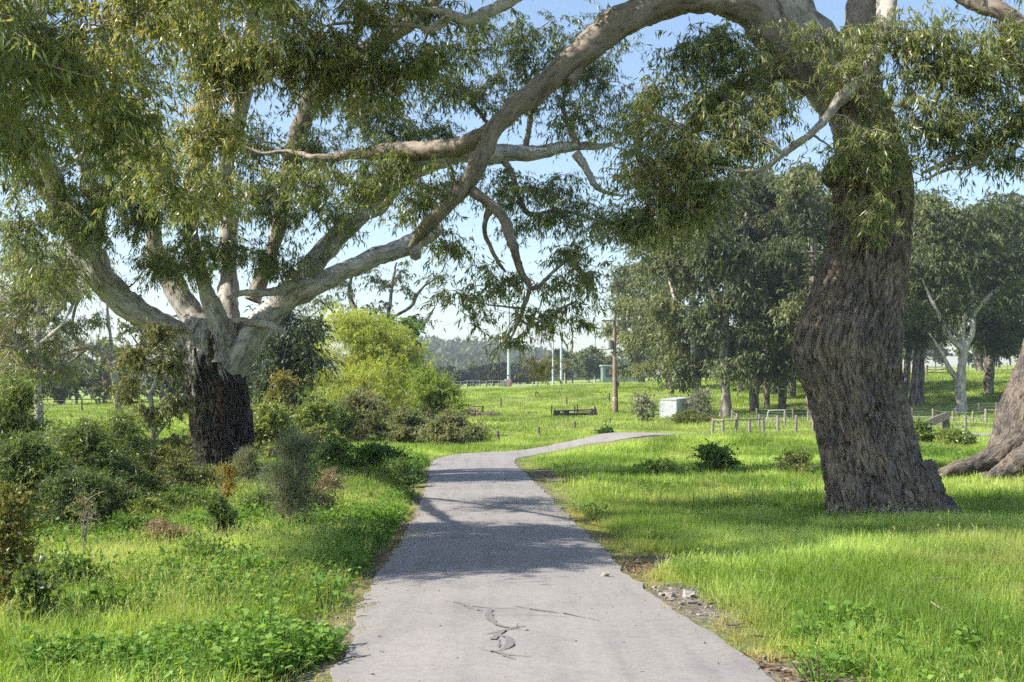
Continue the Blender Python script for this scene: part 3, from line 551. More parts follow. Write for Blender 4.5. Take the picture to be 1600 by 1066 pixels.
# ------------------------------------------------------------------ big trunks with real bark relief
def trunk_rows(rows, d, dy=0.):
    """rows (py, left px, right px) -> (x,y,z,r)"""
    out = []
    for row in rows:
        py, a_, b_ = row[:3]; c0 = P((a_ + b_) / 2, py, d); out.append((c0[0], d + dy, c0[2], (b_ - a_) / 2 / F * d))
    return out
def big_trunk(pts, origin, mat, parent, seed, n_ang=300, step=.03, relief=.05, fissure=.035, lobes=None, name='trunk'):
    pts = np.asarray(pts, float); Ln = np.linalg.norm(np.diff(pts[:, :3], axis=0), axis=1).sum(); n = int(Ln / step); c = catmull(pts, n); K = n
    th = np.linspace(0, 2 * np.pi, n_ang, endpoint=False); T = nrm(np.gradient(c[:, :3], axis=0)); a_ = nrm(np.cross(T, np.array([0, 1., 0]))); b_ = np.cross(T, a_)
    R = c[:, 3][:, None] * np.ones(n_ang); u = np.cos(th); v = np.sin(th); al = np.linspace(0, Ln, n)
    dirv = a_[:, None] * u[None, :, None] + b_[:, None] * v[None, :, None]
    if lobes is not None: R = R * (1 + lobes(th[None, :], al[:, None], dirv))
    q = np.stack(np.broadcast_arrays(u[None] * c[:, 3][:, None], v[None] * c[:, 3][:, None], al[:, None]), -1).reshape(-1, 3)
    wq = np.stack([fbm(q * 1.1 + k_ * 13, 3, seed + k_) - .5 for k_ in range(3)], 1) * .55
    big = (fbm(q * np.array([1.5, 1.5, .4]), 3, seed) - .5) * 2.2 * relief
    f1 = 1 - np.abs(2 * fbm((q + wq) * np.array([6.5, 6.5, .55]), 3, seed + 5) - 1); f2 = 1 - np.abs(2 * fbm((q + wq * .7) * np.array([17, 17, 1.9]), 3, seed + 9) - 1)
    fine = (fbm(q * np.array([26, 26, 9]), 2, seed + 12) - .5)
    R = R + (big - fissure * 1.3 * np.clip((f1 - .78) / .22, 0, 1) ** 1.3 - fissure * .8 * np.clip((f2 - .72) / .28, 0, 1) + fine * fissure * .55).reshape(K, n_ang)
    V = (c[:, None, :3] + dirv * R[..., None]).reshape(-1, 3); i = np.arange(K - 1)[:, None] * n_ang; m_ = np.arange(n_ang)[None]; m2 = (m_ + 1) % n_ang
    Fq = np.stack(np.broadcast_arrays(i + m_, i + m2, i + n_ang + m2, i + n_ang + m_), -1).reshape(-1, 4)
    return obj(name, mesh(name, V - np.asarray(origin), Fq, {'bk': ('FLOAT_VECTOR', q)}, True), mat, parent)
def limb_px(spec, d=None):
    """[(px,py,d,width px)] -> (x,y,z,r)"""
    return [(*P(a_, b_, dd), w / 2 / F * dd) for a_, b_, dd, w in spec]
def hero_tree(root, origin, limbs, blobs, bark, seed, leafmat, dens=1.0, **kw):
    nodes = []
    for k_, (spec, mt) in enumerate(limbs):
        acc = Acc(); nodes.append(limb(acc, limb_px(spec), seed + k_ * 7)); acc.make('limb', M[mt], root, origin, 'bk', True)
    nodes = np.vstack(nodes); la, ta = Acc(), Acc(); r = rng_(seed); bw = []
    for (px, py, d, rx, ry, nc, tb) in blobs:
        c0 = P(px, py, d); bw.append((*c0, rx / F * d, (rx + ry) / 2 / F * d * 1.1, ry / F * d, nc * dens, tb))
    crown(nodes, bw, r, la, ta, **kw)
    ta.make('branches', M['twig'], root, origin, 'bk', True)['kind'] = 'stuff'; la.make('crown', M[leafmat], root, origin, 'tint')['kind'] = 'stuff'
    return nodes
# --- right foreground gum: rough leaning trunk, burl on its left, long arching limb over the path
DR = 22.0
rows = [(835, 1268, 1508), (815, 1282, 1486), (800, 1291, 1466), (775, 1295, 1450), (740, 1291, 1438), (700, 1283, 1428), (660, 1274, 1418), (630, 1268, 1411), (600, 1259, 1405), (570, 1251, 1403), (540, 1247, 1404), (515, 1251, 1408),
        (490, 1258, 1411), (450, 1272, 1416), (400, 1287, 1421), (350, 1296, 1425), (300, 1299, 1427), (260, 1300, 1420), (210, 1300, 1402), (160, 1290, 1386), (110, 1276, 1370), (80, 1270, 1360)]
org = np.array([*P(1378, 800, DR)[:2], 0]); org[2] = gz(org[0], org[1])
right_tree = thing('gum_tree', 'huge leaning gum with rough grey bark standing in the right-hand grass', 'tree', org)
def lob_r(th, al, dv):
    fl = np.exp(-(al / .75)); s = .12 * np.sin(3 * th + 1.0) + .15 * np.sin(5 * th + .4) + .08 * np.sin(9 * th)
    burl = .10 * np.exp(-((al - 3.62) / .32) ** 2) * np.clip(-dv[..., 0] - .3 * dv[..., 1], 0, 1) ** 2
    return fl * s + burl + .03 * np.sin(2 * th + al * .8) + .022 * np.sin(5 * th + al * .5)
big_trunk(trunk_rows(rows, DR), org, M['bark_rough'], right_tree, 4, 270, .034, .06, .075, lob_r)
acc = Acc(); limb(acc, limb_px([(1425, 740, 21.7, 66), (1448, 775, 21.5, 50), (1468, 797, 21.3, 32), (1490, 810, 21.1, 20), (1515, 822, 21.0, 8)]), 9, .5, .04, .2, 30); acc.make('root', M['bark_root'], right_tree, org, 'bk', True)
acc = Acc(); limb(acc, limb_px([(1345, 262, 21.6, 40), (1322, 268, 21.0, 36), (1302, 276, 20.7, 33), (1298, 278, 20.66, 30), (1297, 279, 20.65, 2)]), 5, .3, .02); acc.make('sawn_stub', M['bark_root'], right_tree, org, 'bk', True)
limbs_r = [
 ([(1320, 150, 22, 90), (1275, 90, 21.8, 84), (1235, 30, 21.6, 76), (1210, -30, 21.5, 70), (1180, -130, 21.5, 58), (1160, -260, 21.6, 40), (1150, -380, 21.8, 20)], 'bark_white'),
 ([(1335, 130, 22, 80), (1350, 60, 22.2, 70), (1362, -10, 22.4, 62), (1375, -120, 22.6, 50), (1400, -260, 22.8, 34), (1420, -380, 23, 16)], 'bark_right'),
 # the arch over the path
 ([(1262, 140, 21.8, 56), (1235, 100, 21.6, 54), (1205, 48, 21.4, 54), (1172, 12, 21.3, 52), (1120, -8, 21.2, 52), (1062, -4, 21.1, 53), (1005, 16, 21.0, 54), (950, 50, 21.0, 52), (895, 96, 21.0, 46), (842, 140, 21.0, 42), (798, 180, 21.0, 40),
   (772, 215, 21.0, 35), (752, 250, 21.0, 35), (738, 280, 21.0, 33), (716, 308, 21.1, 30), (692, 335, 21.2, 28), (672, 355, 21.4, 24), (655, 368, 21.6, 18), (640, 385, 21.8, 8)], 'bark_right'),
 ([(792, 186, 21.0, 30), (765, 205, 21.1, 28), (735, 222, 21.3, 26), (700, 233, 21.6, 25), (650, 237, 22, 24), (600, 238, 22.5, 21), (550, 240, 23, 18), (500, 246, 23.4, 12), (450, 236, 24, 8), (410, 240, 24.3, 5), (370, 225, 24.5, 2.5)], 'bark_right'),
 ([(905, 100, 20.95, 20), (900, 116, 20.9, 18), (894, 130, 20.85, 16), (893, 132, 20.85, 2)], 'bark_right'),
 ([(738, 298, 21, 20), (765, 318, 20.9, 18), (785, 338, 20.8, 17), (800, 368, 20.7, 15), (808, 400, 20.7, 13), (815, 428, 20.7, 12), (826, 450, 20.7, 8), (818, 480, 20.7, 7), (806, 512, 20.7, 5), (795, 535, 20.7, 3)], 'bark_right'),
 ([(830, 452, 20.7, 7), (846, 444, 20.7, 7), (870, 420, 20.7, 5), (900, 395, 20.8, 3)], 'twig'),
 ([(812, 500, 20.7, 6), (832, 508, 20.6, 5), (862, 490, 20.6, 4), (900, 470, 20.6, 3)], 'twig'),
 ([(768, 322, 20.9, 12), (760, 340, 21.0, 10), (757, 365, 21.1, 9), (768, 390, 21.1, 8), (780, 412, 21.1, 6), (790, 425, 21.1, 3)], 'bark_right'),
 # limb to the left behind the leaves, dropping
 ([(1290, 120, 22, 46), (1245, 104, 21.9, 38), (1200, 113, 21.8, 34), (1155, 135, 21.6, 32), (1115, 160, 21.4, 30), (1085, 195, 21.3, 28), (1075, 240, 21.3, 26), (1072, 290, 21.3, 18), (1068, 340, 21.4, 8)], 'bark_right'),
 # white crooked branch in front of the trunk
 ([(1384, -60, 21.0, 34), (1386, 0, 20.8, 30), (1384, 45, 20.6, 26), (1360, 95, 20.4, 24), (1350, 118, 20.3, 22), (1320, 148, 20.2, 22), (1296, 178, 20.1, 17), (1268, 208, 20.0, 14), (1235, 228, 19.9, 14), (1215, 250, 19.8, 12), (1197, 268, 19.8, 10), (1190, 282, 19.8, 3)], 'bark_white'),
 ([(1222, 240, 19.8, 8), (1195, 218, 19.8, 8), (1168, 198, 19.9, 7), (1150, 175, 20, 4)], 'bark_white'),
 ([(1205, 262, 19.8, 7), (1160, 268, 19.8, 6), (1120, 262, 19.9, 5), (1060, 266, 20, 3)], 'bark_white'),
 # high limb on the right
 ([(1400, -60, 21.5, 50), (1460, -40, 21, 44), (1520, -8, 20.5, 36), (1580, 25, 20.2, 30), (1640, 60, 20, 22), (1720, 110, 20, 10)], 'bark_right'),
 ([(1640, 60, 20, 18), (1610, 150, 20.2, 13), (1570, 205, 20.3, 11), (1530, 235, 20.4, 10), (1480, 250, 20.5, 8), (1440, 270, 20.6, 4)], 'twig'),
 ([(1560, 215, 20.3, 8), (1520, 258, 20.2, 7), (1480, 265, 20.2, 6), (1450, 280, 20.2, 3)], 'twig'),
 # limb reaching left high over the path (leaves its top-left twigs in the picture)
 ([(1180, -130, 21.5, 40), (1050, -150, 20.5, 34), (930, -90, 19.8, 30), (840, -35, 19.4, 26), (796, 0, 19.2, 23), (765, 18, 19.1, 22), (735, 33, 19.0, 21), (712, 30, 19.0, 18), (690, 40, 19.0, 17), (668, 52, 19.0, 15), (664, 54, 19, 3)], 'bark_white'),
 ([(706, 22, 19.0, 15), (675, 16, 19.0, 13), (640, 16, 19.1, 12), (612, 36, 19.2, 11), (590, 66, 19.3, 10), (568, 78, 19.4, 9), (530, 68, 19.5, 8), (480, 72, 19.7, 5)], 'bark_white'),
 ([(668, 46, 19.0, 10), (640, 38, 19.1, 9), (600, 40, 19.2, 8), (560, 36, 19.3, 6), (500, 40, 19.5, 3)], 'bark_white'),
]
blobs_r = [ # px,py,d,rx,ry,clumps,tint
 (735, 470, 20.7, 40, 56, 3, .5), (785, 445, 20.7, 56, 36, 5, .5), (840, 500, 20.7, 54, 36, 4, .5), (900, 440, 20.8, 50, 56, 5, .5), (915, 500, 20.8, 30, 40, 2, .48), (800, 530, 20.7, 34, 26, 2, .5), (890, 400, 20.9, 56, 44, 4, .46), (848, 575, 24, 18, 20, 2, .75),
 (1000, 180, 20.5, 46, 70, 10, .5), (1010, 270, 20.3, 56, 60, 15, .6), (1045, 330, 20.2, 60, 44, 14, .62), (985, 350, 20.6, 34, 46, 7, .5), (1080, 240, 20.2, 60, 60, 16, .58), (1100, 310, 20.4, 50, 50, 10, .58), (1120, 170, 20.4, 56, 50, 11, .52), (1160, 220, 20, 46, 50, 9, .55),
 (1120, 70, 20.8, 60, 56, 11, .45), (1060, 100, 20.6, 44, 50, 7, .42), (1180, 80, 20.6, 60, 50, 5, .5), (1210, 150, 20.2, 50, 50, 9, .5), (1280, 60, 20.2, 56, 60, 4, .55), (1330, 110, 20.2, 56, 56, 5, .55), (1390, 60, 20.4, 56, 60, 9, .5), (1350, 205, 20.1, 60, 46, 6, .55), (1420, 170, 20.2, 56, 60, 8, .52), (1315, 245, 20.1, 30, 30, 3, .55), (1400, 255, 20.2, 44, 34, 4, .55), (1370, 330, 20.3, 22, 30, 4, .6),
 (1460, 80, 20.4, 60, 70, 15, .48), (1470, 190, 20.4, 56, 50, 10, .48), (1530, 120, 20.2, 60, 70, 16, .48), (1570, 60, 20.2, 60, 50, 13, .5), (1580, 180, 20.2, 50, 50, 10, .48), (1520, 230, 20.4, 50, 34, 6, .45), (1590, 250, 20.4, 40, 30, 5, .45), (1640, 120, 20.2, 70, 90, 12, .5),
 (700, 385, 21.3, 22, 44, 4, .4), (660, 320, 21.5, 50, 44, 7, .4), (620, 270, 22, 60, 50, 9, .42), (560, 290, 22.6, 60, 44, 9, .42), (480, 290, 23.4, 60, 50, 9, .45), (700, 270, 21.4, 36, 34, 4, .4),
 (650, 90, 19.2, 50, 46, 8, .6), (600, 110, 19.3, 60, 50, 10, .62), (540, 110, 19.5, 60, 60, 13, .57), (480, 90, 19.6, 66, 70, 15, .6), (410, 90, 19.8, 70, 80, 18, .63), (340, 120, 19.9, 66, 90, 17, .63), (330, 210, 19.9, 56, 56, 11, .66), (290, 60, 20, 60, 66, 13, .62), (560, 20, 19.4, 80, 40, 10, .65), (430, 10, 19.8, 80, 40, 10, .6), (680, 20, 19.4, 60, 30, 5, .55),
 # above the picture
 (1150, -180, 21, 160, 110, 26, .5), (1350, -200, 22, 200, 130, 32, .5), (1180, -360, 22, 180, 110, 22, .5), (1420, -380, 23, 180, 110, 22, .5), (1560, -120, 20.4, 140, 90, 20, .5), (960, -130, 20, 120, 60, 8, .5), (780, -70, 19.3, 80, 40, 5, .5),
]
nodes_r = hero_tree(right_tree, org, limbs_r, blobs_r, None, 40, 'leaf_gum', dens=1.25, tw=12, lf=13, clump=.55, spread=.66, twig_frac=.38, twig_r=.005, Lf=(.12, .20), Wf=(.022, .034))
# --- left gum: charred trunk, pale spreading limbs
DL = 34.0
rows = [(765, 303, 401), (745, 306, 397), (720, 306, 397), (690, 304, 397), (660, 299, 394), (630, 295, 390), (600, 292, 385), (575, 288, 381), (555, 284, 384), (535, 281, 390), (515, 286, 388), (500, 292, 382)]
org = np.array([*P(351, 745, DL)[:2], 0]); org[2] = gz(org[0], org[1])
left_tree = thing('gum_tree', 'huge spreading gum with blackened trunk and pale limbs at the left', 'tree', org)
def lob_l(th, al, dv): return np.exp(-(al / .6)) * (.07 * np.sin(4 * th) + .06 * np.sin(7 * th + 1)) + .035 * np.sin(5 * th + al * .4) + .03 * np.sin(8 * th - al * .3) + .05 * np.sin(3 * th + 1.5) * sstep(2.2, 4, al)
big_trunk(trunk_rows(rows, DL), org, M['bark_charred'], left_tree, 14, 180, .042, .05, .06, lob_l)
limbs_l = [
 ([(325, 560, 34, 52), (290, 530, 33.9, 48), (248, 508, 33.8, 46), (205, 482, 33.7, 46), (172, 450, 33.5, 43), (148, 412, 33.3, 42), (130, 375, 33.1, 36), (100, 330, 32.6, 32), (60, 280, 32, 28), (20, 225, 31.5, 24), (-40, 160, 31, 14)], 'bark_left'),
 ([(145, 400, 33.3, 30), (150, 330, 33, 26), (130, 250, 32.6, 22), (100, 170, 32.2, 18), (70, 90, 32, 16), (60, 20, 32, 14), (50, -60, 32, 8)], 'bark_left'),
 ([(330, 540, 34.2, 48), (300, 490, 34.4, 38), (275, 450, 34.5, 34), (250, 405, 34.5, 32), (235, 350, 34.4, 28), (210, 290, 34.2, 30), (175, 230, 34, 26), (150, 170, 33.6, 22), (160, 80, 33, 18), (180, -40, 32, 10)], 'bark_left'),
 ([(345, 545, 34.2, 52), (352, 490, 34.6, 42), (358, 430, 35, 36), (362, 360, 35.2, 32), (355, 280, 35.2, 28), (368, 190, 35, 24), (390, 90, 34.6, 26), (400, -20, 34, 20), (410, -160, 33.6, 10)], 'bark_left'),
 ([(345, 560, 33.6, 50), (340, 500, 33.3, 36), (318, 440, 33, 28), (300, 380, 32.6, 25), (300, 300, 31.6, 22), (320, 200, 30, 26), (330, 90, 28, 24), (330, -40, 26, 20), (340, -160, 23, 16), (360, -260, 20, 10)], 'bark_left'),
 # right limbs
 ([(360, 570, 33.8, 46), (388, 535, 33.6, 42), (415, 500, 33.4, 38), (448, 470, 33.2, 34), (490, 445, 33, 32), (530, 424, 33, 28), (570, 408, 33, 26), (610, 394, 33.1, 25), (645, 378, 33.2, 25), (668, 366, 33.2, 24), (690, 360, 33.2, 12)], 'bark_left'),
 ([(648, 380, 33.1, 22), (649, 395, 33, 20), (648, 405, 33, 16), (648, 407, 33, 2)], 'bark_left'),
 ([(375, 545, 34, 50), (420, 490, 34.2, 36), (470, 435, 34.4, 33), (515, 385, 34.5, 32), (560, 340, 34.6, 30), (605, 298, 34.6, 28), (650, 262, 34.6, 30), (710, 245, 34.5, 28), (770, 243, 34.4, 27), (830, 240, 34.3, 24), (880, 233, 34.2, 20), (925, 228, 34.2, 14), (960, 222, 34.2, 6)], 'bark_left'),
 ([(900, 240, 34.2, 14), (915, 262, 34.1, 13), (928, 285, 34, 12), (945, 300, 34, 8), (975, 305, 34, 4)], 'bark_left'),
 ([(470, 440, 34.3, 26), (505, 400, 34, 22), (540, 350, 33.6, 22), (590, 330, 33.4, 16), (620, 300, 33, 10)], 'bark_left'),
 ([(455, 470, 33, 16), (495, 448, 32.9, 16), (465, 443, 32.8, 15), (425, 456, 32.6, 13), (385, 458, 32.5, 10), (355, 465, 32.5, 5)], 'bark_left'),
 ([(365, 500, 33.2, 12), (395, 504, 33, 12), (420, 508, 32.9, 11), (450, 522, 32.8, 6)], 'bark_white'),
 ([(395, 470, 34.5, 30), (430, 380, 34.8, 25), (450, 290, 34.6, 24), (470, 200, 34.2, 25), (505, 128, 33.6, 32), (545, 98, 33.2, 30), (590, 70, 32.8, 24), (660, 20, 32.4, 18), (740, -40, 32, 10)], 'bark_right'),
 ([(300, 225, 31, 10), (250, 225, 30.4, 10), (190, 238, 30, 10), (140, 238, 29.8, 9), (95, 262, 29.6, 6)], 'bark_white'),
 ([(330, 40, 27, 14), (300, 60, 26.5, 9), (250, 55, 26, 9), (200, 42, 25.6, 5)], 'twig'),
 ([(100, 330, 32.6, 24), (70, 250, 29, 22), (20, 180, 25, 20), (-40, 120, 21.5, 18), (-90, 60, 18.5, 14), (-120, 20, 16, 8)], 'bark_left'),
 ([(20, 180, 25, 14), (60, 110, 22, 12), (110, 60, 19.5, 10), (160, 40, 17.5, 6)], 'bark_left'),
 ([(60, -10, 31, 26), (45, 25, 30.8, 24), (15, 45, 30.5, 22), (-30, 70, 30, 16)], 'bark_white'),
 ([(780, 243, 34.4, 10), (800, 270, 34.2, 9), (812, 310, 34, 8), (830, 335, 34, 7), (880, 330, 34, 5), (930, 345, 34, 3)], 'twig'),
 ([(770, 205, 34.6, 7), (745, 170, 34.6, 8), (720, 140, 34.6, 7), (700, 110, 34.6, 4)], 'bark_right'),
 ([(820, 238, 34.4, 10), (828, 190, 34.3, 9), (832, 150, 34.3, 7), (815, 100, 34.3, 4)], 'twig'),
 ([(905, 232, 34.2, 9), (890, 200, 34.2, 9), (880, 160, 34.2, 7), (900, 100, 34.2, 4)], 'twig'),
]
blobs_l = [
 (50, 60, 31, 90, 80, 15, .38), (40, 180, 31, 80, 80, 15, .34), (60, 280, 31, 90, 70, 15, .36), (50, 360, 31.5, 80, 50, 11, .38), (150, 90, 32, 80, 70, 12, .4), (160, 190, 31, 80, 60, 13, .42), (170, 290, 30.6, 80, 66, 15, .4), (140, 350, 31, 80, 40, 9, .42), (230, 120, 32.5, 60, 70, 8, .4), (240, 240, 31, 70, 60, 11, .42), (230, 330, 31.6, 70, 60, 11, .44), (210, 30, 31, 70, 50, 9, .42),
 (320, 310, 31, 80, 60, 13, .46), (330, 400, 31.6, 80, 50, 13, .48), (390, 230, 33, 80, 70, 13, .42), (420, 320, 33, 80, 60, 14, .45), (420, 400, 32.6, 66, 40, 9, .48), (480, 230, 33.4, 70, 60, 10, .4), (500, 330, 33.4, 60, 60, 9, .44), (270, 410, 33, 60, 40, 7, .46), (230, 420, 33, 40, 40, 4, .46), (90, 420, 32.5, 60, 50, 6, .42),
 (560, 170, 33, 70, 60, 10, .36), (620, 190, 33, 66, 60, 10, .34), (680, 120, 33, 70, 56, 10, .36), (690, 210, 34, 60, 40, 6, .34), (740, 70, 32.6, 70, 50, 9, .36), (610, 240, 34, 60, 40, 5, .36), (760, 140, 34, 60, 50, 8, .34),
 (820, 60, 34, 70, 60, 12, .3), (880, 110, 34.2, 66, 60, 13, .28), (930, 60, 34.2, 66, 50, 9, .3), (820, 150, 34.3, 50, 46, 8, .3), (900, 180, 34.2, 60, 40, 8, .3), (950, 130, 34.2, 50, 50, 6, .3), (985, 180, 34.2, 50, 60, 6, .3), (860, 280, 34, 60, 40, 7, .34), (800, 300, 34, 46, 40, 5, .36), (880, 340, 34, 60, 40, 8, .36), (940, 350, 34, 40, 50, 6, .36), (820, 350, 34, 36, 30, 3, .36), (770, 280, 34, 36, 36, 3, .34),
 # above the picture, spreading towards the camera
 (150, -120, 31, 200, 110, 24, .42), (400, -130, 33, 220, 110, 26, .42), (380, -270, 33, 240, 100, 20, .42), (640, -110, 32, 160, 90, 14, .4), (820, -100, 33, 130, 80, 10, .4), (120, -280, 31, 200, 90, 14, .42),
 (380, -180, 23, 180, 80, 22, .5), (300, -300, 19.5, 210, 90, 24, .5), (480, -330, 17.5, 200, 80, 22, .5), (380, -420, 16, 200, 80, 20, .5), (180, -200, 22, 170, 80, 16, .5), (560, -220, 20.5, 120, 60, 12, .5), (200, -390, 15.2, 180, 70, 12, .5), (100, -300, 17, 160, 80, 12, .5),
]
for x_, d_, h_, rx_, nc_, tb_ in [(-7.6, 14.6, 6.0, 1.0, 7, .55), (-8.6, 15.4, 7.0, 1.1, 8, .5), (-9.2, 16.5, 7.6, 1.1, 8, .5), (-8.5, 17.6, 6.6, 1.1, 7, .5), (-9.7, 19, 8.2, 1.1, 7, .5), (-8.1, 20.0, 6.6, 1.0, 6, .5), (-6.8, 14.4, 5.4, .9, 5, .5), (-10.4, 15, 9, 1.1, 7, .5), (-4, 17.5, 9.5, 1.3, 5, .5), (-3, 19.5, 10, 1.3, 5, .5), (-2, 21.5, 10.5, 1.4, 5, .5), (-4, 21.5, 11, 1.4, 5, .5), (-1, 23.5, 11.5, 1.4, 5, .5), (-3, 24.5, 12, 1.4, 5, .5), (-5, 25, 12, 1.4, 5, .5), (-1, 18.5, 10, 1.3, 5, .5), (.5, 21.5, 11.2, 1.4, 5, .5), (.8, 25, 12.5, 1.4, 5, .5), (1.8, 22.5, 11.6, 1.4, 5, .5), (-5.2, 20, 10.8, 1.3, 4, .5), (-6.3, 14.2, 6.3, 1.0, 7, .55), (-7.4, 15.2, 7.4, 1.2, 8, .5), (-5.9, 16, 6.4, 1.1, 7, .6), (-8, 17, 8, 1.2, 7, .5), (-6.8, 18, 7.3, 1.2, 8, .55), (-8.4, 18.8, 8.2, 1.1, 6, .5), (-8.8, 14.8, 8.8, 1.1, 6, .5), (-5.2, 17.2, 7.6, 1.2, 6, .6), (-4.4, 18, 8.6, 1.2, 6, .65), (-7.6, 16.3, 6.7, 1.0, 6, .5), (-6.2, 19.2, 6.4, 1.0, 6, .55), (-9.4, 17.6, 9.6, 1.2, 6, .5), (-5.4, 15, 8.2, 1.0, 5, .6), (-7, 23.4, 6.6, 1.2, 6, .5), (-8, 24.6, 8, 1.3, 7, .5), (-6.2, 25.4, 6.4, 1.2, 6, .5), (-3.6, 15.8, 7.6, 1.1, 5, .6), (-3.2, 17.6, 8.6, 1.2, 5, .6)]:  # clumps added to shade path and lawn, thickened where out of view
    d_ -= 1.5; z_ = gz(x_, d_) + h_ - CZ; blobs_l.append((800 + x_ / d_ * F, HZ - z_ / d_ * F, d_, rx_ / d_ * F, rx_ * .8 / d_ * F, nc_ * (3.2 if (800 + x_ / d_ * F + rx_ / d_ * F < 10 or HZ - z_ / d_ * F + rx_ / d_ * F < 0) else 1.25), tb_))
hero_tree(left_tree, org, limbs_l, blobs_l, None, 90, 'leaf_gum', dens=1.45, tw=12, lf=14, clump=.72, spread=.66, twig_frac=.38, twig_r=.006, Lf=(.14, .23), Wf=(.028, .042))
# --- trunk at the right edge with a long surface root
D2 = 33.0
rows = [(765, 1520, 1790), (745, 1528, 1770), (720, 1538, 1756), (690, 1548, 1742), (650, 1562, 1728), (600, 1584, 1722), (545, 1604, 1722), (480, 1620, 1730), (400, 1640, 1740), (300, 1660, 1744), (200, 1676, 1748)]
org = np.array([*P(1650, 740, D2)[:2], 0]); org[2] = gz(org[0], org[1])
edge_tree = thing('gum_tree', 'leaning gum trunk with sprawling surface root cut by the right edge', 'tree', org)
big_trunk(trunk_rows(rows, D2), org, M['bark_root'], edge_tree, 24, 150, .06, .08, .05, lambda th, al, dv: np.exp(-(al / 1.0)) * (.12 * np.sin(4 * th) + .10 * np.sin(6 * th + 2)) + .03 * np.sin(5 * th + al * .6))
for spec in [[(1620, 668, 32.6, 50), (1580, 698, 32.4, 46), (1548, 718, 32.3, 38), (1512, 730, 32.2, 30), (1480, 739, 32.1, 24), (1460, 747, 32, 23), (1446, 760, 31.9, 16), (1440, 772, 31.9, 6)], [(1620, 710, 32, 50), (1580, 734, 31.8, 34), (1550, 748, 31.6, 22), (1530, 758, 31.5, 12)]]:
    acc = Acc(); limb(acc, limb_px(spec), 19, .45, .05, .25, 34); acc.make('root', M['bark_root'], edge_tree, org, 'bk', True)
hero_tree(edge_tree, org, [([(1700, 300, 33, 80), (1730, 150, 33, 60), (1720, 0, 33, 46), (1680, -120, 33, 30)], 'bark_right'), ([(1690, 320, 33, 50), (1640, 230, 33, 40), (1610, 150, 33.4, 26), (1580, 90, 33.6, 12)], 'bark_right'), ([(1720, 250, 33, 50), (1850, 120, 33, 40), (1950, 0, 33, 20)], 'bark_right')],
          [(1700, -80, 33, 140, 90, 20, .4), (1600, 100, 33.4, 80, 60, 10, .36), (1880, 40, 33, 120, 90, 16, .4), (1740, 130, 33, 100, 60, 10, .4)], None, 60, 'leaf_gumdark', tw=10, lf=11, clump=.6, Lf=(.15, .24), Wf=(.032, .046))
# ------------------------------------------------------------------ other trees
def px_tree(name, label, base, d, w, limbs, blobs, bark, leafmat, seed, group=None, tw=8, lf=9, clump=.9, Lf=(.28, .46), Wf=(.06, .10), cat='tree', zg=None, droop=1.0, br=1.6, twig_r=.012, twig_frac=.35, spread=.6):
    x, y = (base[0] - 800) / F * d, d; z0 = gz(x, y); org = np.array([x, y, z0]); root = thing(name, label, cat, org, group)
    py0 = HZ - (z0 - .3 - CZ) * F / d; acc = Acc(); nodes = []
    for k_, sp in enumerate(limbs):
        sp = [(base[0] + (sp[0][0] - base[0]) * .0, py0, d, w * 1.25), (base[0], py0 - .5 * F / d, d, w)] + [(q[0], q[1], d + (q[3] if len(q) > 3 else 0), q[2]) for q in sp] if k_ == 0 else [(q[0], q[1], d + (q[3] if len(q) > 3 else 0), q[2]) for q in sp]
        nodes.append(limb(acc, limb_px(sp), seed + k_, .3, max(.12, d * .004), .3, 7 if d > 60 else 10))
        acc.make('trunk' if k_ == 0 else 'limb', M[bark], root, org, 'bk', True); acc = Acc()
    nodes = np.vstack(nodes); la, ta = Acc(), Acc(); r = rng_(seed)
    bw = [(*P(b_[0], b_[1], d + (b_[6] if len(b_) > 6 else 0)), b_[2] / F * d, (b_[2] + b_[3]) / 2 / F * d, b_[3] / F * d, b_[4], b_[5]) for b_ in blobs]
    crown(nodes, bw, r, la, ta, tw=tw, lf=lf, clump=clump, Lf=Lf, Wf=Wf, br=br, twig_r=twig_r, twig_frac=twig_frac, droop=droop, spread=spread, tri=d > 60)
    ta.make('branches', M['bark_far' if d > 60 else 'twig'], root, org, 'bk', True)['kind'] = 'stuff'; la.make('crown', M[leafmat], root, org, 'tint')['kind'] = 'stuff'; return root
def auto_gum(label, px, by, d, top, cw, cb, w, seed, nb=12, nc=9, lean=0, cx=None, leafmat='leaf_far', bark='bark_far', group=None, tint=.45, name='gum_tree', **kw):
    r = rng_(seed); cx = px + lean if cx is None else cx; H = by - top; fk = by - H * r.uniform(.3, .42)
    limbs = [[(px + (cx - px) * .4, fk, w * .8), (px + (cx - px) * .7, by - H * .62, w * .55), (cx, by - H * .82, w * .3), (cx + r.normal() * 6, top + 8, w * .12)]]
    for k_ in range(3):
        s = (-1, 1, r.choice([-1, 1]))[k_]; limbs.append([(px + (cx - px) * .4, fk - k_ * H * .08, w * .5), (cx + s * cw * .35, by - H * (.5 + .08 * k_), w * .36, r.normal() * 2), (cx + s * cw * .6, by - H * (.66 + .1 * k_), w * .18, r.normal() * 3)])
    bl = []
    for k_ in range(nb):
        t = (k_ + r.random()) / nb; yy = cb + (top + 14 - cb) * t; ww = cw * (1 - .55 * abs(t - .42) ** 1.2 * 1.6)
        bl.append((cx + r.uniform(-1, 1) * ww * .8, yy, cw * r.uniform(.3, .5), cw * r.uniform(.24, .4), max(4, int(nc * r.uniform(.7, 1.3))), np.clip(tint + r.normal() * .12, 0, 1), r.normal() * cw / F * d * .5))
    return px_tree(name, label, (px, by), d, w, limbs, bl, bark, leafmat, seed, group, **kw)
GR = 'tall gum trees of the grove behind the shed'
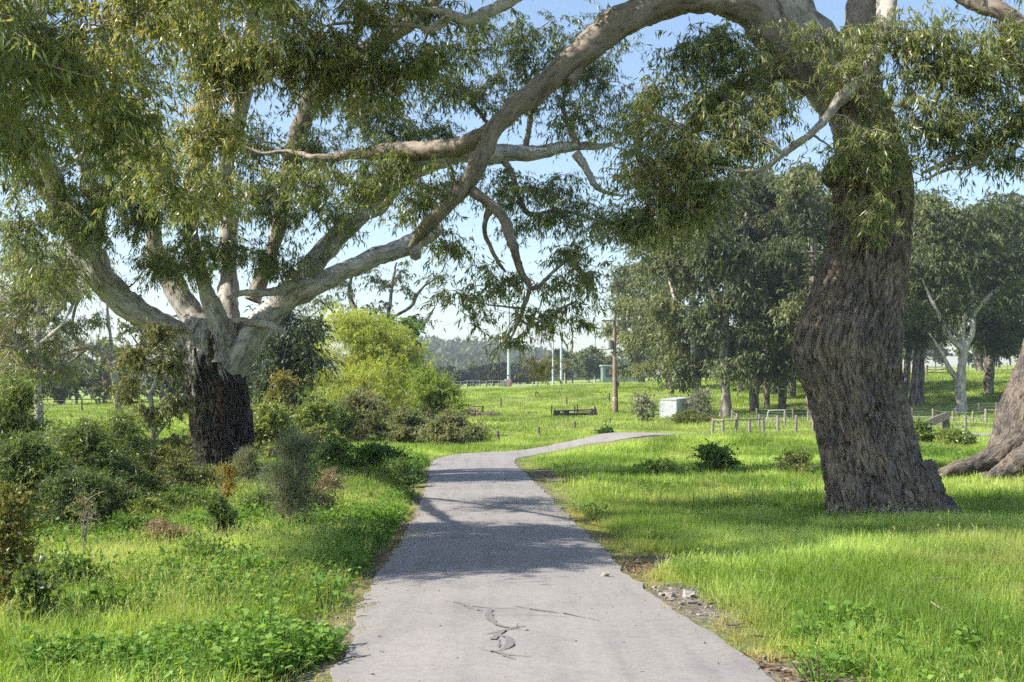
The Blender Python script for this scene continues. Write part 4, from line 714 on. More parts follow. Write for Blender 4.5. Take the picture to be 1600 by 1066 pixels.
for k_, (lab, px, by, d, top, cw, cb, w, kw) in enumerate([
  ('gum with pale crooked limbs rising directly behind the grey shed', 1090, 640, 102, 300, 62, 590, 16, dict(cx=1078, nb=16, tint=.62, bark='bark_white')),
  ('stout gum trunk standing just right of the grey shed', 1134, 643, 97, 270, 58, 585, 19, dict(nb=15, tint=.42)),
  ('broad-based gum second to the right of the shed', 1178, 641, 101, 245, 56, 592, 18, dict(nb=15, tint=.36)),
  ('thin gum trunk between the grove stems left of the steel hoop', 1198, 637, 110, 290, 46, 585, 10, dict(nb=11, tint=.34)),
  ('dark leaning gum stem just left of the steel hoop', 1222, 640, 104, 240, 60, 580, 15, dict(lean=14, nb=15, tint=.4)),
  ('gum stem right behind the steel hoop in the grove', 1207, 632, 124, 260, 60, 590, 11, dict(nb=12, tint=.4)),
  ('slim gum stem in the rear of the grove over the hoop', 1239, 633, 120, 270, 56, 590, 11, dict(nb=12, tint=.36)),
  ('bluish pale gum trunk partly hidden by the big leaning trunk', 1272, 642, 96, 255, 62, 585, 24, dict(nb=15, tint=.5)),
  ('slender gum at the back of the grove right of the shed', 1157, 631, 128, 280, 56, 592, 10, dict(nb=11, tint=.38)),
  ('drooping gum overhanging the bank between utility pole and shed', 1047, 622, 135, 330, 66, 575, 12, dict(cx=1020, nb=16, tint=.62)),
  ('bushy gum behind the utility pole at the bank top', 1003, 603, 165, 400, 42, 575, 9, dict(cx=985, nb=11, tint=.55)),
  ('gum at the grove rear hidden left of the big trunk', 1296, 633, 122, 280, 70, 590, 14, dict(nb=12, tint=.42))]):
    auto_gum(lab, px, by, d, top, cw, cb, w, 200 + k_ * 5, nc=12, tw=8, lf=10, clump=1.25, spread=.75, Lf=(.36, .58), Wf=(.11, .17), group=GR, **{**kw, 'nb': int(kw['nb'] * 1.75)})
GR = 'gum trees behind the right fence'
for k_, (lab, px, by, d, top, cw, cb, w, kw) in enumerate([
  ('leftmost slim gum of the cluster right of the big trunk', 1412, 634, 110, 300, 56, 520, 11, dict(nb=12, tint=.55, cx=1440)),
  ('dark middle gum of the cluster right of the big trunk', 1426, 636, 106, 330, 60, 530, 12, dict(nb=12, tint=.35, cx=1450)),
  ('leaning gum right in the cluster right of the big trunk', 1437, 634, 108, 290, 66, 520, 12, dict(nb=13, tint=.45, lean=22)),
  ('dark forked gum with low fork nearest the right-edge gate', 1545, 622, 116, 300, 80, 540, 17, dict(nb=16, tint=.32)),
  ('reddish leaning gum trunk behind the pale forked gum', 1530, 606, 150, 330, 70, 540, 14, dict(nb=12, tint=.4, lean=-12)),
  ('gum crown filling the right edge behind the edge trunk', 1640, 615, 120, 300, 90, 540, 18, dict(nb=14, tint=.35, cx=1600))]):
    auto_gum(lab, px, by, d, top, cw, cb, w, 300 + k_ * 5, nc=11, tw=8, lf=10, clump=1.25, spread=.75, Lf=(.36, .58), Wf=(.11, .17), group=GR, **{**kw, 'nb': int(kw['nb'] * 1.75)})
px_tree('gum_tree', 'pale forked gum with white crooked arms behind the right fence', (1502, 637), 98, 17,
  [[(1500, 600, 14), (1503, 570, 12), (1508, 545, 10), (1520, 520, 10), (1524, 490, 9), (1545, 465, 8), (1570, 445, 6), (1600, 430, 4)], [(1506, 548, 9), (1480, 522, 8), (1466, 490, 6), (1452, 462, 5), (1440, 435, 3)], [(1498, 600, 9), (1480, 570, 7), (1468, 545, 5), (1450, 520, 3)], [(1505, 550, 9), (1505, 500, 7), (1520, 460, 5), (1500, 400, 4)]],
  [(1500, 470, 40, 30, 10, .4), (1440, 420, 34, 30, 12, .4), (1470, 400, 40, 34, 14, .42), (1510, 400, 44, 40, 16, .36), (1560, 420, 44, 36, 16, .34), (1590, 400, 40, 50, 14, .32), (1480, 340, 44, 40, 14, .5), (1440, 330, 44, 40, 14, .6), (1590, 480, 34, 30, 8, .4), (1430, 480, 26, 30, 6, .45), (1540, 350, 50, 44, 16, .36), (1580, 330, 40, 40, 12, .3), (1560, 470, 40, 26, 8, .36), (1470, 490, 26, 20, 5, .4)], 'bark_left', 'leaf_far', 350, GR, clump=1.25, spread=.75, lf=11, Lf=(.36, .56), Wf=(.11, .16))
# left and centre background
px_tree('gum_tree', 'open crowned gum rising behind the yellow-green willow', (585, 655), 96, 14,
  [[(580, 560, 11), (560, 500, 9), (545, 455, 7), (560, 400, 4)], [(577, 560, 9), (605, 500, 7), (612, 450, 5), (620, 410, 3)], [(605, 500, 6), (640, 480, 5), (660, 450, 4), (690, 430, 2)], [(570, 530, 7), (525, 490, 5), (500, 470, 3)], [(610, 510, 6), (640, 520, 5), (665, 500, 3), (680, 480, 2)]],
  [(560, 415, 30, 22, 9, .42), (590, 440, 30, 22, 8, .4), (535, 445, 30, 24, 8, .4), (630, 425, 24, 20, 6, .4), (680, 432, 20, 14, 6, .42), (650, 495, 26, 16, 7, .4), (505, 475, 30, 24, 9, .4), (600, 480, 30, 20, 6, .38), (560, 490, 34, 24, 8, .4), (480, 500, 30, 24, 8, .42), (640, 455, 16, 14, 4, .4)], 'bark_far', 'leaf_far', 400)
auto_gum('fresh green leafy tree peeping over the yellow-green willow', 620, 660, 88, 488, 48, 600, 9, 410, nb=14, nc=12, leafmat='leaf_green', name='leafy_tree', droop=.2, Lf=(.22, .36), Wf=(.12, .2), tint=.5)
auto_gum('dark evergreen tree between the charred trunk and the willow', 455, 690, 62, 470, 66, 650, 12, 420, nb=20, nc=13, leafmat='leaf_gumdark', name='evergreen_tree', tint=.2, Lf=(.2, .34), Wf=(.06, .1))
auto_gum('dark evergreen tree close behind the charred trunk', 400, 690, 66, 500, 50, 650, 10, 425, nb=12, nc=10, leafmat='leaf_gumdark', name='evergreen_tree', tint=.25, Lf=(.2, .34), Wf=(.06, .1))
auto_gum('light green gum spreading behind the pale left limb', 60, 690, 52, 370, 110, 590, 14, 430, nb=30, nc=11, leafmat='leaf_gum', tint=.55, Lf=(.2, .3), Wf=(.035, .055), bark='bark_left')
px_tree('gum_tree', 'half bare gum with crooked grey boughs left of the sapling', (190, 690), 55, 12,
  [[(182, 600, 10), (165, 550, 9), (130, 545, 7), (90, 555, 5), (40, 570, 3)], [(165, 552, 6), (118, 530, 6), (115, 490, 5), (135, 450, 3), (150, 420, 2)], [(120, 530, 5), (80, 500, 4), (60, 470, 3), (40, 430, 2)], [(135, 545, 5), (110, 565, 4), (70, 580, 2)], [(180, 590, 6), (170, 510, 5), (165, 440, 3)]],
  [(120, 450, 34, 30, 7, .5), (70, 450, 34, 34, 7, .55), (150, 500, 26, 26, 5, .5), (30, 500, 40, 36, 9, .6), (60, 550, 34, 26, 6, .55), (165, 420, 30, 26, 6, .5), (20, 580, 36, 26, 6, .55), (100, 580, 26, 18, 3, .5)], 'bark_white', 'leaf_gum', 440, Lf=(.2, .3), Wf=(.035, .055))
px_tree('gum_sapling', 'young gum sapling with pale stems left of the charred trunk', (240, 745), 31, 9,
  [[(240, 660, 8), (236, 620, 7), (250, 570, 5), (255, 520, 3)], [(236, 625, 6), (215, 600, 4), (195, 570, 3)], [(240, 650, 5), (262, 610, 4), (275, 570, 2)], [(238, 690, 5), (268, 650, 4), (290, 610, 2)]],
  [(250, 520, 34, 34, 14, .45), (215, 560, 36, 36, 16, .48), (265, 570, 34, 36, 14, .45), (200, 610, 30, 34, 12, .48), (280, 630, 24, 36, 10, .45), (225, 650, 40, 30, 11, .46), (270, 690, 30, 30, 10, .42), (215, 700, 36, 30, 10, .4)], 'bark_left', 'leaf_olive', 450, tw=10, lf=11, clump=.42, Lf=(.09, .15), Wf=(.028, .042), br=1.0, twig_r=.005)
# willow and scrub
def shrub(name, label, px, d, top, hw, leafmat, seed, nb=9, nc=10, tw=9, lf=9, clump=.3, Lf=(.05, .09), Wf=(.015, .028), tint=.5, droop=-.4, low=.08, stemr=.02, group=None, cat='shrub', by=None, spread=.7, bark='twig', up=0., lean=0):
    x = (px - 800) / F * d; z0 = gz(x, d); org = np.array([x, d, z0]); root = thing(name, label, cat, org, group); H = (HZ - top) / F * d + CZ - z0; W = hw / F * d; r = rng_(seed)
    acc = Acc(); nodes = []; ns = max(3, nb // 2)
    for k_ in range(ns):
        a_ = r.random() * 6.283; q = r.random() ** .5 * .75; e = np.array([x + np.cos(a_) * W * q + lean * H, d + np.sin(a_) * W * q * .8, z0 + H * r.uniform(.5, .85)]); s0 = np.array([x + np.cos(a_) * .06 * W, d + np.sin(a_) * .06 * W, z0 - .08])
        md = (s0 + e) / 2 + np.array([0, 0, .15 * H]) - np.array([np.cos(a_), np.sin(a_), 0]) * W * .12
        nodes.append(limb(acc, [(*s0, stemr), (*md, stemr * .7), (*e, stemr * .3)], seed + k_, .2, max(.08, H * .08), .4, 5)); acc.make('stem', M[bark], root, org, 'bk', True); acc = Acc()
    bl = []
    for k_ in range(nb):
        a_ = r.random() * 6.283; t = low + (1 - low) * (k_ + r.random()) / nb; prof = math.sin(math.pi * min(1, .22 + .78 * t) ** 1.15) * .95 + .05; q = r.random() ** .5 * prof * .8
        bl.append((x + np.cos(a_) * W * q + lean * H * t, d + np.sin(a_) * W * q * .8, z0 + H * min(t, .9), W * .36, W * .36, min(H * .2, W * .4), max(3, int(nc * r.uniform(.7, 1.3))), np.clip(tint + r.normal() * .1, 0, 1)))
    la, ta = Acc(), Acc(); crown(np.vstack(nodes), bl, r, la, ta, tw=tw, lf=lf, clump=clump, Lf=Lf, Wf=Wf, droop=droop, br=.5, twig_r=max(.0025, d * .00016), twig_frac=.18, spread=spread, tri=d > 31)
    ta.make('branches', M[bark], root, org, 'bk', True)['kind'] = 'stuff'; la.make('foliage', M[leafmat], root, org, 'tint')['kind'] = 'stuff'; return root
shrub('willow', 'big yellow-green weeping willow bush left of the path bend', 556, 70, 490, 150, 'leaf_yellow', 500, nb=42, nc=18, tw=9, lf=11, clump=.7, Lf=(.2, .4), Wf=(.025, .045), tint=.85, droop=.8, cat='tree', stemr=.1)
shrub('willow', 'smaller greener willow bush on the right flank of the yellow one', 672, 62, 584, 78, 'leaf_yellow', 510, nb=26, nc=15, tw=9, lf=10, clump=.5, Lf=(.16, .3), Wf=(.022, .04), tint=.22, droop=.7, cat='tree', stemr=.08)
SC = 'scrub along the left of the path bend'
for k_, (lab, px, d, top, hw, mt, kw) in enumerate([
  ('greyish brown scrub bush in front of the yellow willow', 566, 57, 618, 66, 'leaf_scrub', dict(nb=20, nc=12, tint=.5)),
  ('olive scrub bush between grey scrub and greener willow', 636, 55, 646, 40, 'leaf_scrub', dict(nb=13, nc=10, tint=.42)),
  ('olive flowering bush closest to the path bend', 700, 53, 652, 44, 'leaf_scrub', dict(nb=15, nc=12, tint=.55)),
  ('low pale bush at the outer tip of the scrub by the field', 742, 57, 668, 20, 'leaf_scrub', dict(nb=7, nc=8, tint=.5)),
  ('bright green rounded bush right of the charred trunk', 425, 43, 636, 46, 'leaf_shrub', dict(nb=15, nc=13, tint=.8)),
  ('green leafy bush between charred trunk and grey scrub', 490, 47, 630, 50, 'leaf_shrub', dict(nb=16, nc=13, tint=.7)),
  ('small golden bush under the dark evergreen', 440, 54, 577, 24, 'leaf_olive', dict(nb=9, nc=9, tint=.55)),
  ('dark green bush low in front of the dark evergreen', 530, 55, 640, 34, 'leaf_shrub', dict(nb=11, nc=11, tint=.3))]):
    shrub('scrub_bush', lab, px, d, top, hw, mt, 520 + k_ * 3, clump=.42, Lf=(.10, .18), Wf=(.04, .075), group=SC, stemr=.035, droop=-.2, **kw)
AC = 'leafy bushes of the left thicket'
for k_, (lab, px, d, top, hw, mt, kw) in enumerate([
  ('tall green wattle at the left edge of the thicket', 22, 22, 596, 85, 'leaf_shrub', dict(nb=18, nc=13, tint=.6)),
  ('dark wattle bush in the middle of the left thicket', 112, 21, 668, 92, 'leaf_shrub', dict(nb=16, nc=11, tint=.38)),
  ('dark wattle bush at the left edge under the tall wattle', 38, 19, 690, 95, 'leaf_shrub', dict(nb=16, nc=11, tint=.32)),
  ('grey-green dense bush at the right end of the left thicket', 172, 21.5, 722, 62, 'leaf_shrub', dict(nb=12, nc=11, tint=.22)),
  ('dark low bush at the foot of the left thicket', 118, 18.5, 745, 78, 'leaf_shrub', dict(nb=13, nc=11, tint=.15)),
  ('sparse wattle leaning over the thicket towards the field', 190, 27, 648, 60, 'leaf_shrub', dict(nb=11, nc=8, tint=.5))]):
    shrub('wattle_bush', lab, px, d, top, hw, mt, 560 + k_ * 3, tw=11, lf=11, clump=.3, Lf=(.07, .13), Wf=(.014, .024), group=AC, stemr=.018, droop=.25, low=.12, **kw)
shrub('shrub', 'yellow and orange tipped shrub at the left edge close by', 14, 10.2, 762, 62, 'leaf_olive', 600, nb=14, nc=12, tw=9, lf=9, clump=.16, Lf=(.03, .055), Wf=(.012, .02), tint=.56, stemr=.012, low=.2)
shrub('shrub', 'dark broad-leaved plant beneath the yellow-tipped shrub', 48, 9.6, 905, 34, 'leaf_shrub', 603, nb=7, nc=7, tw=6, lf=6, clump=.12, Lf=(.05, .08), Wf=(.03, .045), tint=.3, stemr=.008)
shrub('shrub', 'light olive shrub left of the charred trunk foot', 262, 27, 715, 72, 'leaf_olive', 606, nb=18, nc=13, tint=.42, clump=.26, Lf=(.06, .1), Wf=(.02, .03))
shrub('shrub', 'low feathery green shrub right at the charred trunk foot', 388, 31, 712, 28, 'leaf_olive', 609, nb=8, nc=9, tint=.35, clump=.22, Lf=(.07, .12), Wf=(.012, .02))
shrub('shrub', 'pale olive thicket bush between the wattles and the sapling', 205, 24, 735, 66, 'leaf_olive', 608, nb=15, nc=12, tint=.3, clump=.26, Lf=(.06, .1), Wf=(.018, .028))
for k_, (lab, px, d, top, hw, mt, ti) in enumerate([
  ('tangled green weeds below the light olive shrub', 290, 22.5, 768, 50, 'leaf_green', .7), ('tangled olive weeds in front of the charred trunk', 330, 27, 742, 44, 'leaf_olive', .35),
  ('leafy green weeds left of the broom bush', 405, 21, 775, 40, 'leaf_green', .75), ('pale weeds right of the broom bush', 500, 22, 778, 44, 'leaf_olive', .45),
  ('green weeds left of the pinkish weed clump', 195, 18, 820, 48, 'leaf_green', .6), ('leafy weeds between the pinkish clump and the path', 330, 14.2, 868, 62, 'leaf_green', .8),
  ('weeds under the yellow-tipped shrub at the left', 110, 12.5, 885, 60, 'leaf_green', .7), ('low green tangle behind the broom bush', 440, 30, 728, 50, 'leaf_green', .55), ('green tangle beside the path below the bend', 620, 30, 722, 34, 'leaf_green', .7)]):
    shrub('weed_thicket', lab, px, d, top, hw, mt, 660 + k_ * 3, nb=14, nc=6, tw=8, lf=6, clump=.2, Lf=(.04, .08), Wf=(.02, .035), tint=ti, stemr=.006, low=.05, group='tangled weeds of the left verge', cat='weeds', spread=.9)
shrub('shrub', 'low green bush in the tall grass below the sapling', 235, 20.5, 790, 46, 'leaf_shrub', 610, nb=10, nc=9, tint=.7, clump=.2, Lf=(.05, .09), Wf=(.018, .028))
shrub('shrub', 'green leafy clump between the broom bush and the path', 590, 33, 700, 56, 'leaf_green', 613, nb=13, nc=11, tint=.6, clump=.24, Lf=(.06, .1), Wf=(.03, .05))
shrub('shrub', 'green leafy clump behind the broom bush', 520, 36, 694, 52, 'leaf_green', 616, nb=12, nc=11, tint=.5, clump=.24, Lf=(.06, .1), Wf=(.03, .05))
shrub('shrub', 'bright green leafy bush left behind the olive shrub', 300, 37, 688, 34, 'leaf_shrub', 611, nb=10, nc=11, tint=.75, clump=.3, Lf=(.08, .13), Wf=(.03, .05))
shrub('dead_sapling', 'nearly leafless grey sapling in the left grass', 131, 15.5, 772, 34, 'leaf_russet', 612, nb=10, nc=4, tw=4, lf=1, clump=.2, tint=.4, stemr=.012, low=.4)
shrub('weed_clump', 'pinkish brown seeding weed clump in the left grass', 258, 16.6, 822, 46, 'leaf_russet', 615, nb=11, nc=10, clump=.14, Lf=(.03, .05), Wf=(.01, .016), tint=.7, stemr=.006, cat='weeds')
shrub('weed_plant', 'dark thistle-like plant between the pinkish weeds and the broom', 343, 17.5, 778, 17, 'leaf_shrub', 618, nb=9, nc=5, tw=6, lf=6, clump=.14, Lf=(.08, .14), Wf=(.018, .03), tint=.25, stemr=.008, cat='weeds')
shrub('broom_bush', 'feathery grey-green broom bush standing in the left grass', 448, 19, 690, 27, 'leaf_broom', 621, nb=16, nc=5, tw=8, lf=8, lean=.12, clump=.30, Lf=(.16, .34), Wf=(.006, .011), tint=.5, droop=-.7, stemr=.010, low=.12)
shrub('broom_bush', 'small feathery sprig beside the charred trunk foot', 385, 29, 708, 14, 'leaf_broom', 624, nb=6, nc=7, tw=7, lf=8, clump=.2, Lf=(.14, .24), Wf=(.008, .012), tint=.6, droop=-.7, stemr=.01)
shrub('weed_plant', 'orange dying plant in front of the charred trunk', 357, 24.5, 722, 10, 'leaf_orange', 627, nb=7, nc=6, tw=6, lf=7, clump=.12, Lf=(.05, .09), Wf=(.015, .025), tint=.5, stemr=.007, cat='weeds')
shrub('bracken', 'rust tinged bracken tuft right of the broom bush', 513, 26, 742, 22, 'leaf_russet', 630, nb=6, nc=4, clump=.24, Lf=(.08, .14), Wf=(.012, .02), tint=.75, stemr=.007, cat='weeds')
shrub('shrub', 'round green bush alone in the right-hand lawn', 1112, 36, 700, 44, 'leaf_green', 633, nb=13, nc=9, tint=.8, clump=.26, Lf=(.07, .11), Wf=(.035, .055), cat='bush')
shrub('shrub', 'straggly low bush left of the round lawn bush', 1035, 33.5, 724, 60, 'leaf_green', 636, nb=13, nc=4, tint=.8, clump=.24, Lf=(.06, .1), Wf=(.02, .035), cat='bush')
shrub('shrub', 'straggly low bush between lawn bush and big trunk', 1250, 34, 712, 52, 'leaf_olive', 639, nb=11, nc=4, tint=.35, clump=.24, Lf=(.06, .1), Wf=(.02, .035), cat='bush')
shrub('bramble', 'bramble climbing the broken post right of the big trunk', 1440, 52.5, 664, 18, 'leaf_shrub', 642, nb=9, nc=7, tint=.62, clump=.3, Lf=(.1, .16), Wf=(.05, .08), cat='bush')
shrub('bramble', 'low bramble right of the broken post', 1496, 50, 678, 30, 'leaf_shrub', 645, nb=11, nc=9, tint=.75, clump=.3, Lf=(.1, .16), Wf=(.05, .08), cat='bush')
shrub('shrub', 'silvery sapling bush left of the grey shed', 1003, 84, 620, 20, 'leaf_broom', 648, nb=9, nc=4, tint=.85, clump=.5, Lf=(.16, .28), Wf=(.05, .09), cat='bush')
shrub('shrub', 'silvery bush against the right wall of the grey shed', 1100, 93, 614, 26, 'leaf_broom', 651, nb=9, nc=5, tint=.75, clump=.55, Lf=(.18, .3), Wf=(.05, .09), cat='bush')
shrub('shrub', 'low weeds in front of the grey shed', 1075, 80, 650, 52, 'leaf_olive', 654, nb=12, nc=6, tint=.45, clump=.5, Lf=(.16, .28), Wf=(.06, .09), cat='weeds')
shrub('shrub', 'dark green tussock at the far path edge under the pole', 950, 62, 674, 14, 'leaf_green', 657, nb=6, nc=8, tint=.2, clump=.3, Lf=(.12, .2), Wf=(.04, .06), cat='bush')
# shelter belts
def belt(lab, n, px0, px1, d0, d1, h, leafmat, seed, group, name, wide=.45, tint=.4, lfsize=(.7, 1.2), nc=7, bark='bark_far'):
    r = rng_(seed); ords = ['first', 'second', 'third', 'fourth', 'fifth', 'sixth', 'seventh', 'eighth', 'ninth', 'tenth', 'eleventh']; lab0 = lab
    for k_ in range(n):
        lab = lab0.replace('@', ords[k_]); px = px0 + (px1 - px0) * (k_ + .5 + r.uniform(-.3, .3)) / n; d = r.uniform(d0, d1); hh = r.uniform(*h); x = (px - 800) / F * d; z0 = gz(x, d)
        by = HZ - (z0 - CZ) * F / d; top = by - hh * F / d; cw = hh * wide * F / d
        auto_gum(lab, px, by, d, top, cw, by - (by - top) * .22, .45 * F / d, seed + k_ + 1, nb=11, nc=nc, leafmat=leafmat, bark=bark, group=group, name=name, tint=tint + r.normal() * .1, tw=6, lf=6, clump=hh * .11, Lf=lfsize, Wf=(lfsize[0] * .5, lfsize[1] * .5), br=2, twig_frac=0.1, twig_r=.03, droop=.3)
belt('@ dark conifer from the left in the belt behind the sports ground', 11, 655, 840, 290, 320, (5.6, 7.6), 'leaf_conifer', 700, 'conifers behind the sports ground', 'conifer_tree', .5, .35)
belt('grey-green gum in the belt behind the sports ground', 8, 650, 860, 330, 370, (7, 9.6), 'leaf_far', 730, 'gums behind the sports ground', 'gum_tree', .45, .45)
belt('@ far gum from the left between light poles and utility pole', 4, 868, 945, 255, 300, (8, 12.5), 'leaf_far', 760, 'far gums between light poles and utility pole', 'gum_tree', .5, .4, bark='bark_white')
belt('@ dark tree from the left in the hedgerow beyond the left field', 9, -60, 200, 138, 150, (5.2, 6.6), 'leaf_far', 780, 'hedgerow trees beyond the left field', 'hedgerow_tree', .55, .3, (.4, .7))
belt('paler tree rising behind the left hedgerow', 6, -80, 220, 175, 200, (9, 12), 'leaf_far', 800, 'trees behind the left hedgerow', 'gum_tree', .5, .6, (.5, .9))
belt('far tree on the rise beyond the right-hand paddock', 9, 1400, 1800, 300, 340, (8, 12), 'leaf_far', 830, 'trees beyond the right-hand paddock', 'gum_tree', .5, .5)
belt('tree behind the grove on the bank top', 6, 1010, 1300, 200, 230, (9, 14), 'leaf_far', 850, 'trees on the bank behind the grove', 'gum_tree', .55, .4, (.6, 1.0))
belt('dark tree filling the gap behind the charred gum', 5, 240, 520, 110, 125, (8, 11), 'leaf_far', 870, 'trees behind the charred gum', 'gum_tree', .6, .3, (.4, .7))
# wooded hill
hx = np.linspace(-900, 700, 90); hd = np.linspace(620, 1500, 50); HX, HD = np.meshgrid(hx, hd)
def hill_h(x, y):
    px = 800 + F * x / y
    e = np.interp(px, [-400, 100, 450, 640, 700, 760, 800, 840, 900, 1100, 1500, 2400], [14, 20, 25, 26, 22, 23, 20, 15, 8, 5, 6, 10])
    return sstep(620, 900, y) * e + (fbm(np.c_[x.ravel() * .008, y.ravel() * .008, x.ravel() * 0], 3, 8).reshape(x.shape) - .5) * 6 * sstep(640, 800, y) - 2
HZm = hill_h(HX, HD); i = np.arange(49)[:, None] * 90 + np.arange(89)[None]
o = obj('hill', mesh('hill', np.c_[HX.ravel(), HD.ravel(), HZm.ravel()], np.stack([i, i + 1, i + 91, i + 90], -1).reshape(-1, 4), None, True), plain('hill_scrub', (.035, .05, .03), 1.0, .3, .05)); o['kind'] = 'structure'
r = rng_(900); n = 1000; y = r.uniform(650, 960, n); x = (r.uniform(560, 1010, n) - 800) / F * y; z = hill_h(x, y); s = r.uniform(4, 8.5, n); q = 44; la = Acc()
c0 = np.repeat(np.c_[x, y, z + s * 1.1], q, 0); b_ = nrm(r.normal(size=(n * q, 3))) * r.random((n * q, 1)) ** .3 * np.repeat(s, q)[:, None] * np.array([1, 1, .85])
leaves(la, c0 + b_, r.normal(size=(n * q, 3)) + b_ * .3, np.repeat(s, q) * r.uniform(.35, .6, n * q), np.repeat(s, q) * r.uniform(.25, .4, n * q), r, np.repeat(np.clip(r.normal(.3, .15, n), 0, 1), q), tri=True)
tag(la.make('hill_woodland', M['leaf_far'], None, attr='tint'), 'bluish distant woodland covering the far hill', 'woodland', kind='stuff')
# ------------------------------------------------------------------ fences, poles, shed, machinery
def box(acc, c, s, rz=0., rx=0., ry=0., taper=1.):
    s = np.asarray(s, float) / 2; v = np.array([(a, b, e) for e in (-1, 1) for b in (-1, 1) for a in (-1, 1)], float) * s; v[4:, :2] *= taper
    for ax, an in ((0, rx), (1, ry), (2, rz)):
        if an:
            ca, sa = math.cos(an), math.sin(an); i, j = [(1, 2), (2, 0), (0, 1)][ax]; t = v.copy(); t[:, i] = v[:, i] * ca - v[:, j] * sa; t[:, j] = v[:, i] * sa + v[:, j] * ca; v = t
    acc.add(v + np.asarray(c), np.array([(0, 2, 3, 1), (4, 5, 7, 6), (0, 1, 5, 4), (2, 6, 7, 3), (0, 4, 6, 2), (1, 3, 7, 5)]), np.zeros(8))
def rod(acc, a, b, r, sides=8, r2=None):
    a, b = np.asarray(a, float), np.asarray(b, float); pts = np.stack([a, a + (b - a) * 1e-4, (a + b) / 2, b - (b - a) * 1e-4, b])[None]; r2 = r if r2 is None else r2
    tubes(acc, pts, np.array([[1e-4, r, (r + r2) / 2, r2, 1e-4]]), sides)
    acc.A[-1] = np.zeros(len(acc.V[-1]))
def part(name, mat, parent, fn, org=(0, 0, 0)):
    acc = Acc(); fn(acc); return acc.make(name, M[mat], parent, org)
def fence(name, label, posts, mat, hpost, wires=(), rail=None, group=None, r=.06, wire_r=.006, square=False, seed=0, lean=.03, cat='fence'):
    """posts: [(x,y)]"""
    rr = rng_(seed); p0 = np.array([*posts[0], gz(*posts[0])]); root = thing(name, label, cat, p0, group); tops = []
    for (x, y) in posts:
        z = gz(x, y); h = hpost * rr.uniform(.92, 1.08); tp = np.array([x + rr.normal() * lean, y + rr.normal() * lean, z + h]); tops.append((np.array([x, y, z]), tp))
        if square: part('post', mat, root, lambda a: box(a, (x, y, z + h / 2 - .15), (2 * r, 2 * r, h + .3), rr.random()), p0)
        else: part('post', mat, root, lambda a: rod(a, (x, y, z - .3), tp, r * 1.05, 9, r * .92), p0)
    for f in wires:
        pts = [b + (t - b) * f for b, t in tops]; pts[0] = pts[0]
        def mk(a):
            for u, v in zip(pts[:-1], pts[1:]): tubes(a, np.stack([u, (u + v) / 2 - np.array([0, 0, .03]), v])[None], np.full((1, 3), wire_r), 4); a.A[-1] = np.zeros(len(a.V[-1]))
        part('wire', 'galv', root, mk, p0)
    if rail is not None:
        for f, k0, k1 in rail:
            for (b, t), (b2, t2) in zip(tops[k0:k1], tops[k0 + 1:k1 + 1]):
                off = np.array([0, -r - .02, 0]); part('rail', mat, root, lambda a: rod(a, b + (t - b) * f + off, b2 + (t2 - b2) * f + off, .045, 7), p0)
    return root
def gp(*pp): return [tuple(Pg(a, b)[:2]) for a, b in pp]
def at(px, d): return ((px - 800) / F * d, d)
fence('post_row', 'row of short dark posts along the far side of the path bend', gp((780, 690), (842, 683), (898, 675), (953, 666), (1054, 655)), 'timber', .62, (.8,), group=None, r=.085, seed=3)
fence('paddock_fence', 'thin dark post and wire fence across the foot of the bank', [at(783, 118), at(886, 118), at(952, 120), at(1010, 118), at(1075, 117)], 'timber_dark', .95, (.9, .55), r=.07, seed=4)
fence('rail_fence', 'single rail on two dark posts beside the brush heaps', [at(719.5, 103), at(754, 103)], 'timber_dark', 1.0, (), [(.93, 0, 1)], r=.085, seed=5)
fence('stock_fence', 'post and rail stock fence in the lawn left of the big trunk', [at(1112.5, 62.5), at(1130.5, 62), at(1149.5, 62), at(1171, 63), at(1193, 64.5), at(1216, 64), at(1243, 64.5), at(1271, 64.5), at(1310, 64.5), at(1352, 64), at(1416, 63), at(1507.5, 60), at(1620, 57)], 'timber_pale', 1.12, (.25, .5, .72, .92), [(.9, 0, 4)], r=.085, seed=6, wire_r=.007)
fence('wire_fence', 'second wire fence of pale posts behind the stock fence', [at(1144, 84), at(1152, 72), at(1185.5, 73), at(1226, 75), at(1263, 84), at(1424, 74), at(1458, 80), at(1489.5, 79), at(1519.5, 78.5), at(1540, 78)], 'timber_pale', 1.05, (.3, .6, .9), r=.075, seed=7)
fence('rear_fence', 'grey wire fence in the shade under the gum cluster', [at(1183, 90), at(1240, 90), at(1300, 91), at(1425, 92), at(1463, 94), at(1530, 96), at(1557, 96), at(1620, 96)], 'timber', 1.1, (.3, .5, .7, .9), r=.08, seed=8)
fence('hill_fence', 'distant pale post fence on the rise at the right edge', [at(1449, 170), at(1512, 172), at(1559, 170), at(1574, 168), at(1610, 168)], 'timber_pale', 1.3, (.9, .5), r=.09, seed=9)
fence('field_fence', 'distant posts along the left field before the hedgerow', [at(60, 118), at(128, 116), at(200, 117)], 'timber_dark', 1.3, (.9, .5), r=.08, seed=10)
# broken gate post with a leaning beam
x, y = at(1479, 54); z = gz(x, y); g0 = (x, y, z); root = thing('broken_post', 'two old grey posts joined by a slanting beam right of the big trunk', 'post', g0); s = 54 / F
part('post', 'timber', root, lambda a: box(a, (x - .01, y, z + .60), (.30, .26, 1.7), 0, 0, -.10), g0)
part('post', 'timber', root, lambda a: box(a, (x - 27 * s, y + .1, z + .45), (.26, .24, 1.35)), g0)
part('beam', 'timber', root, lambda a: box(a, (x - 18 * s, y - .17, z + 1.16), (40 * s, .20, .34), 0, 0, -.40), g0)
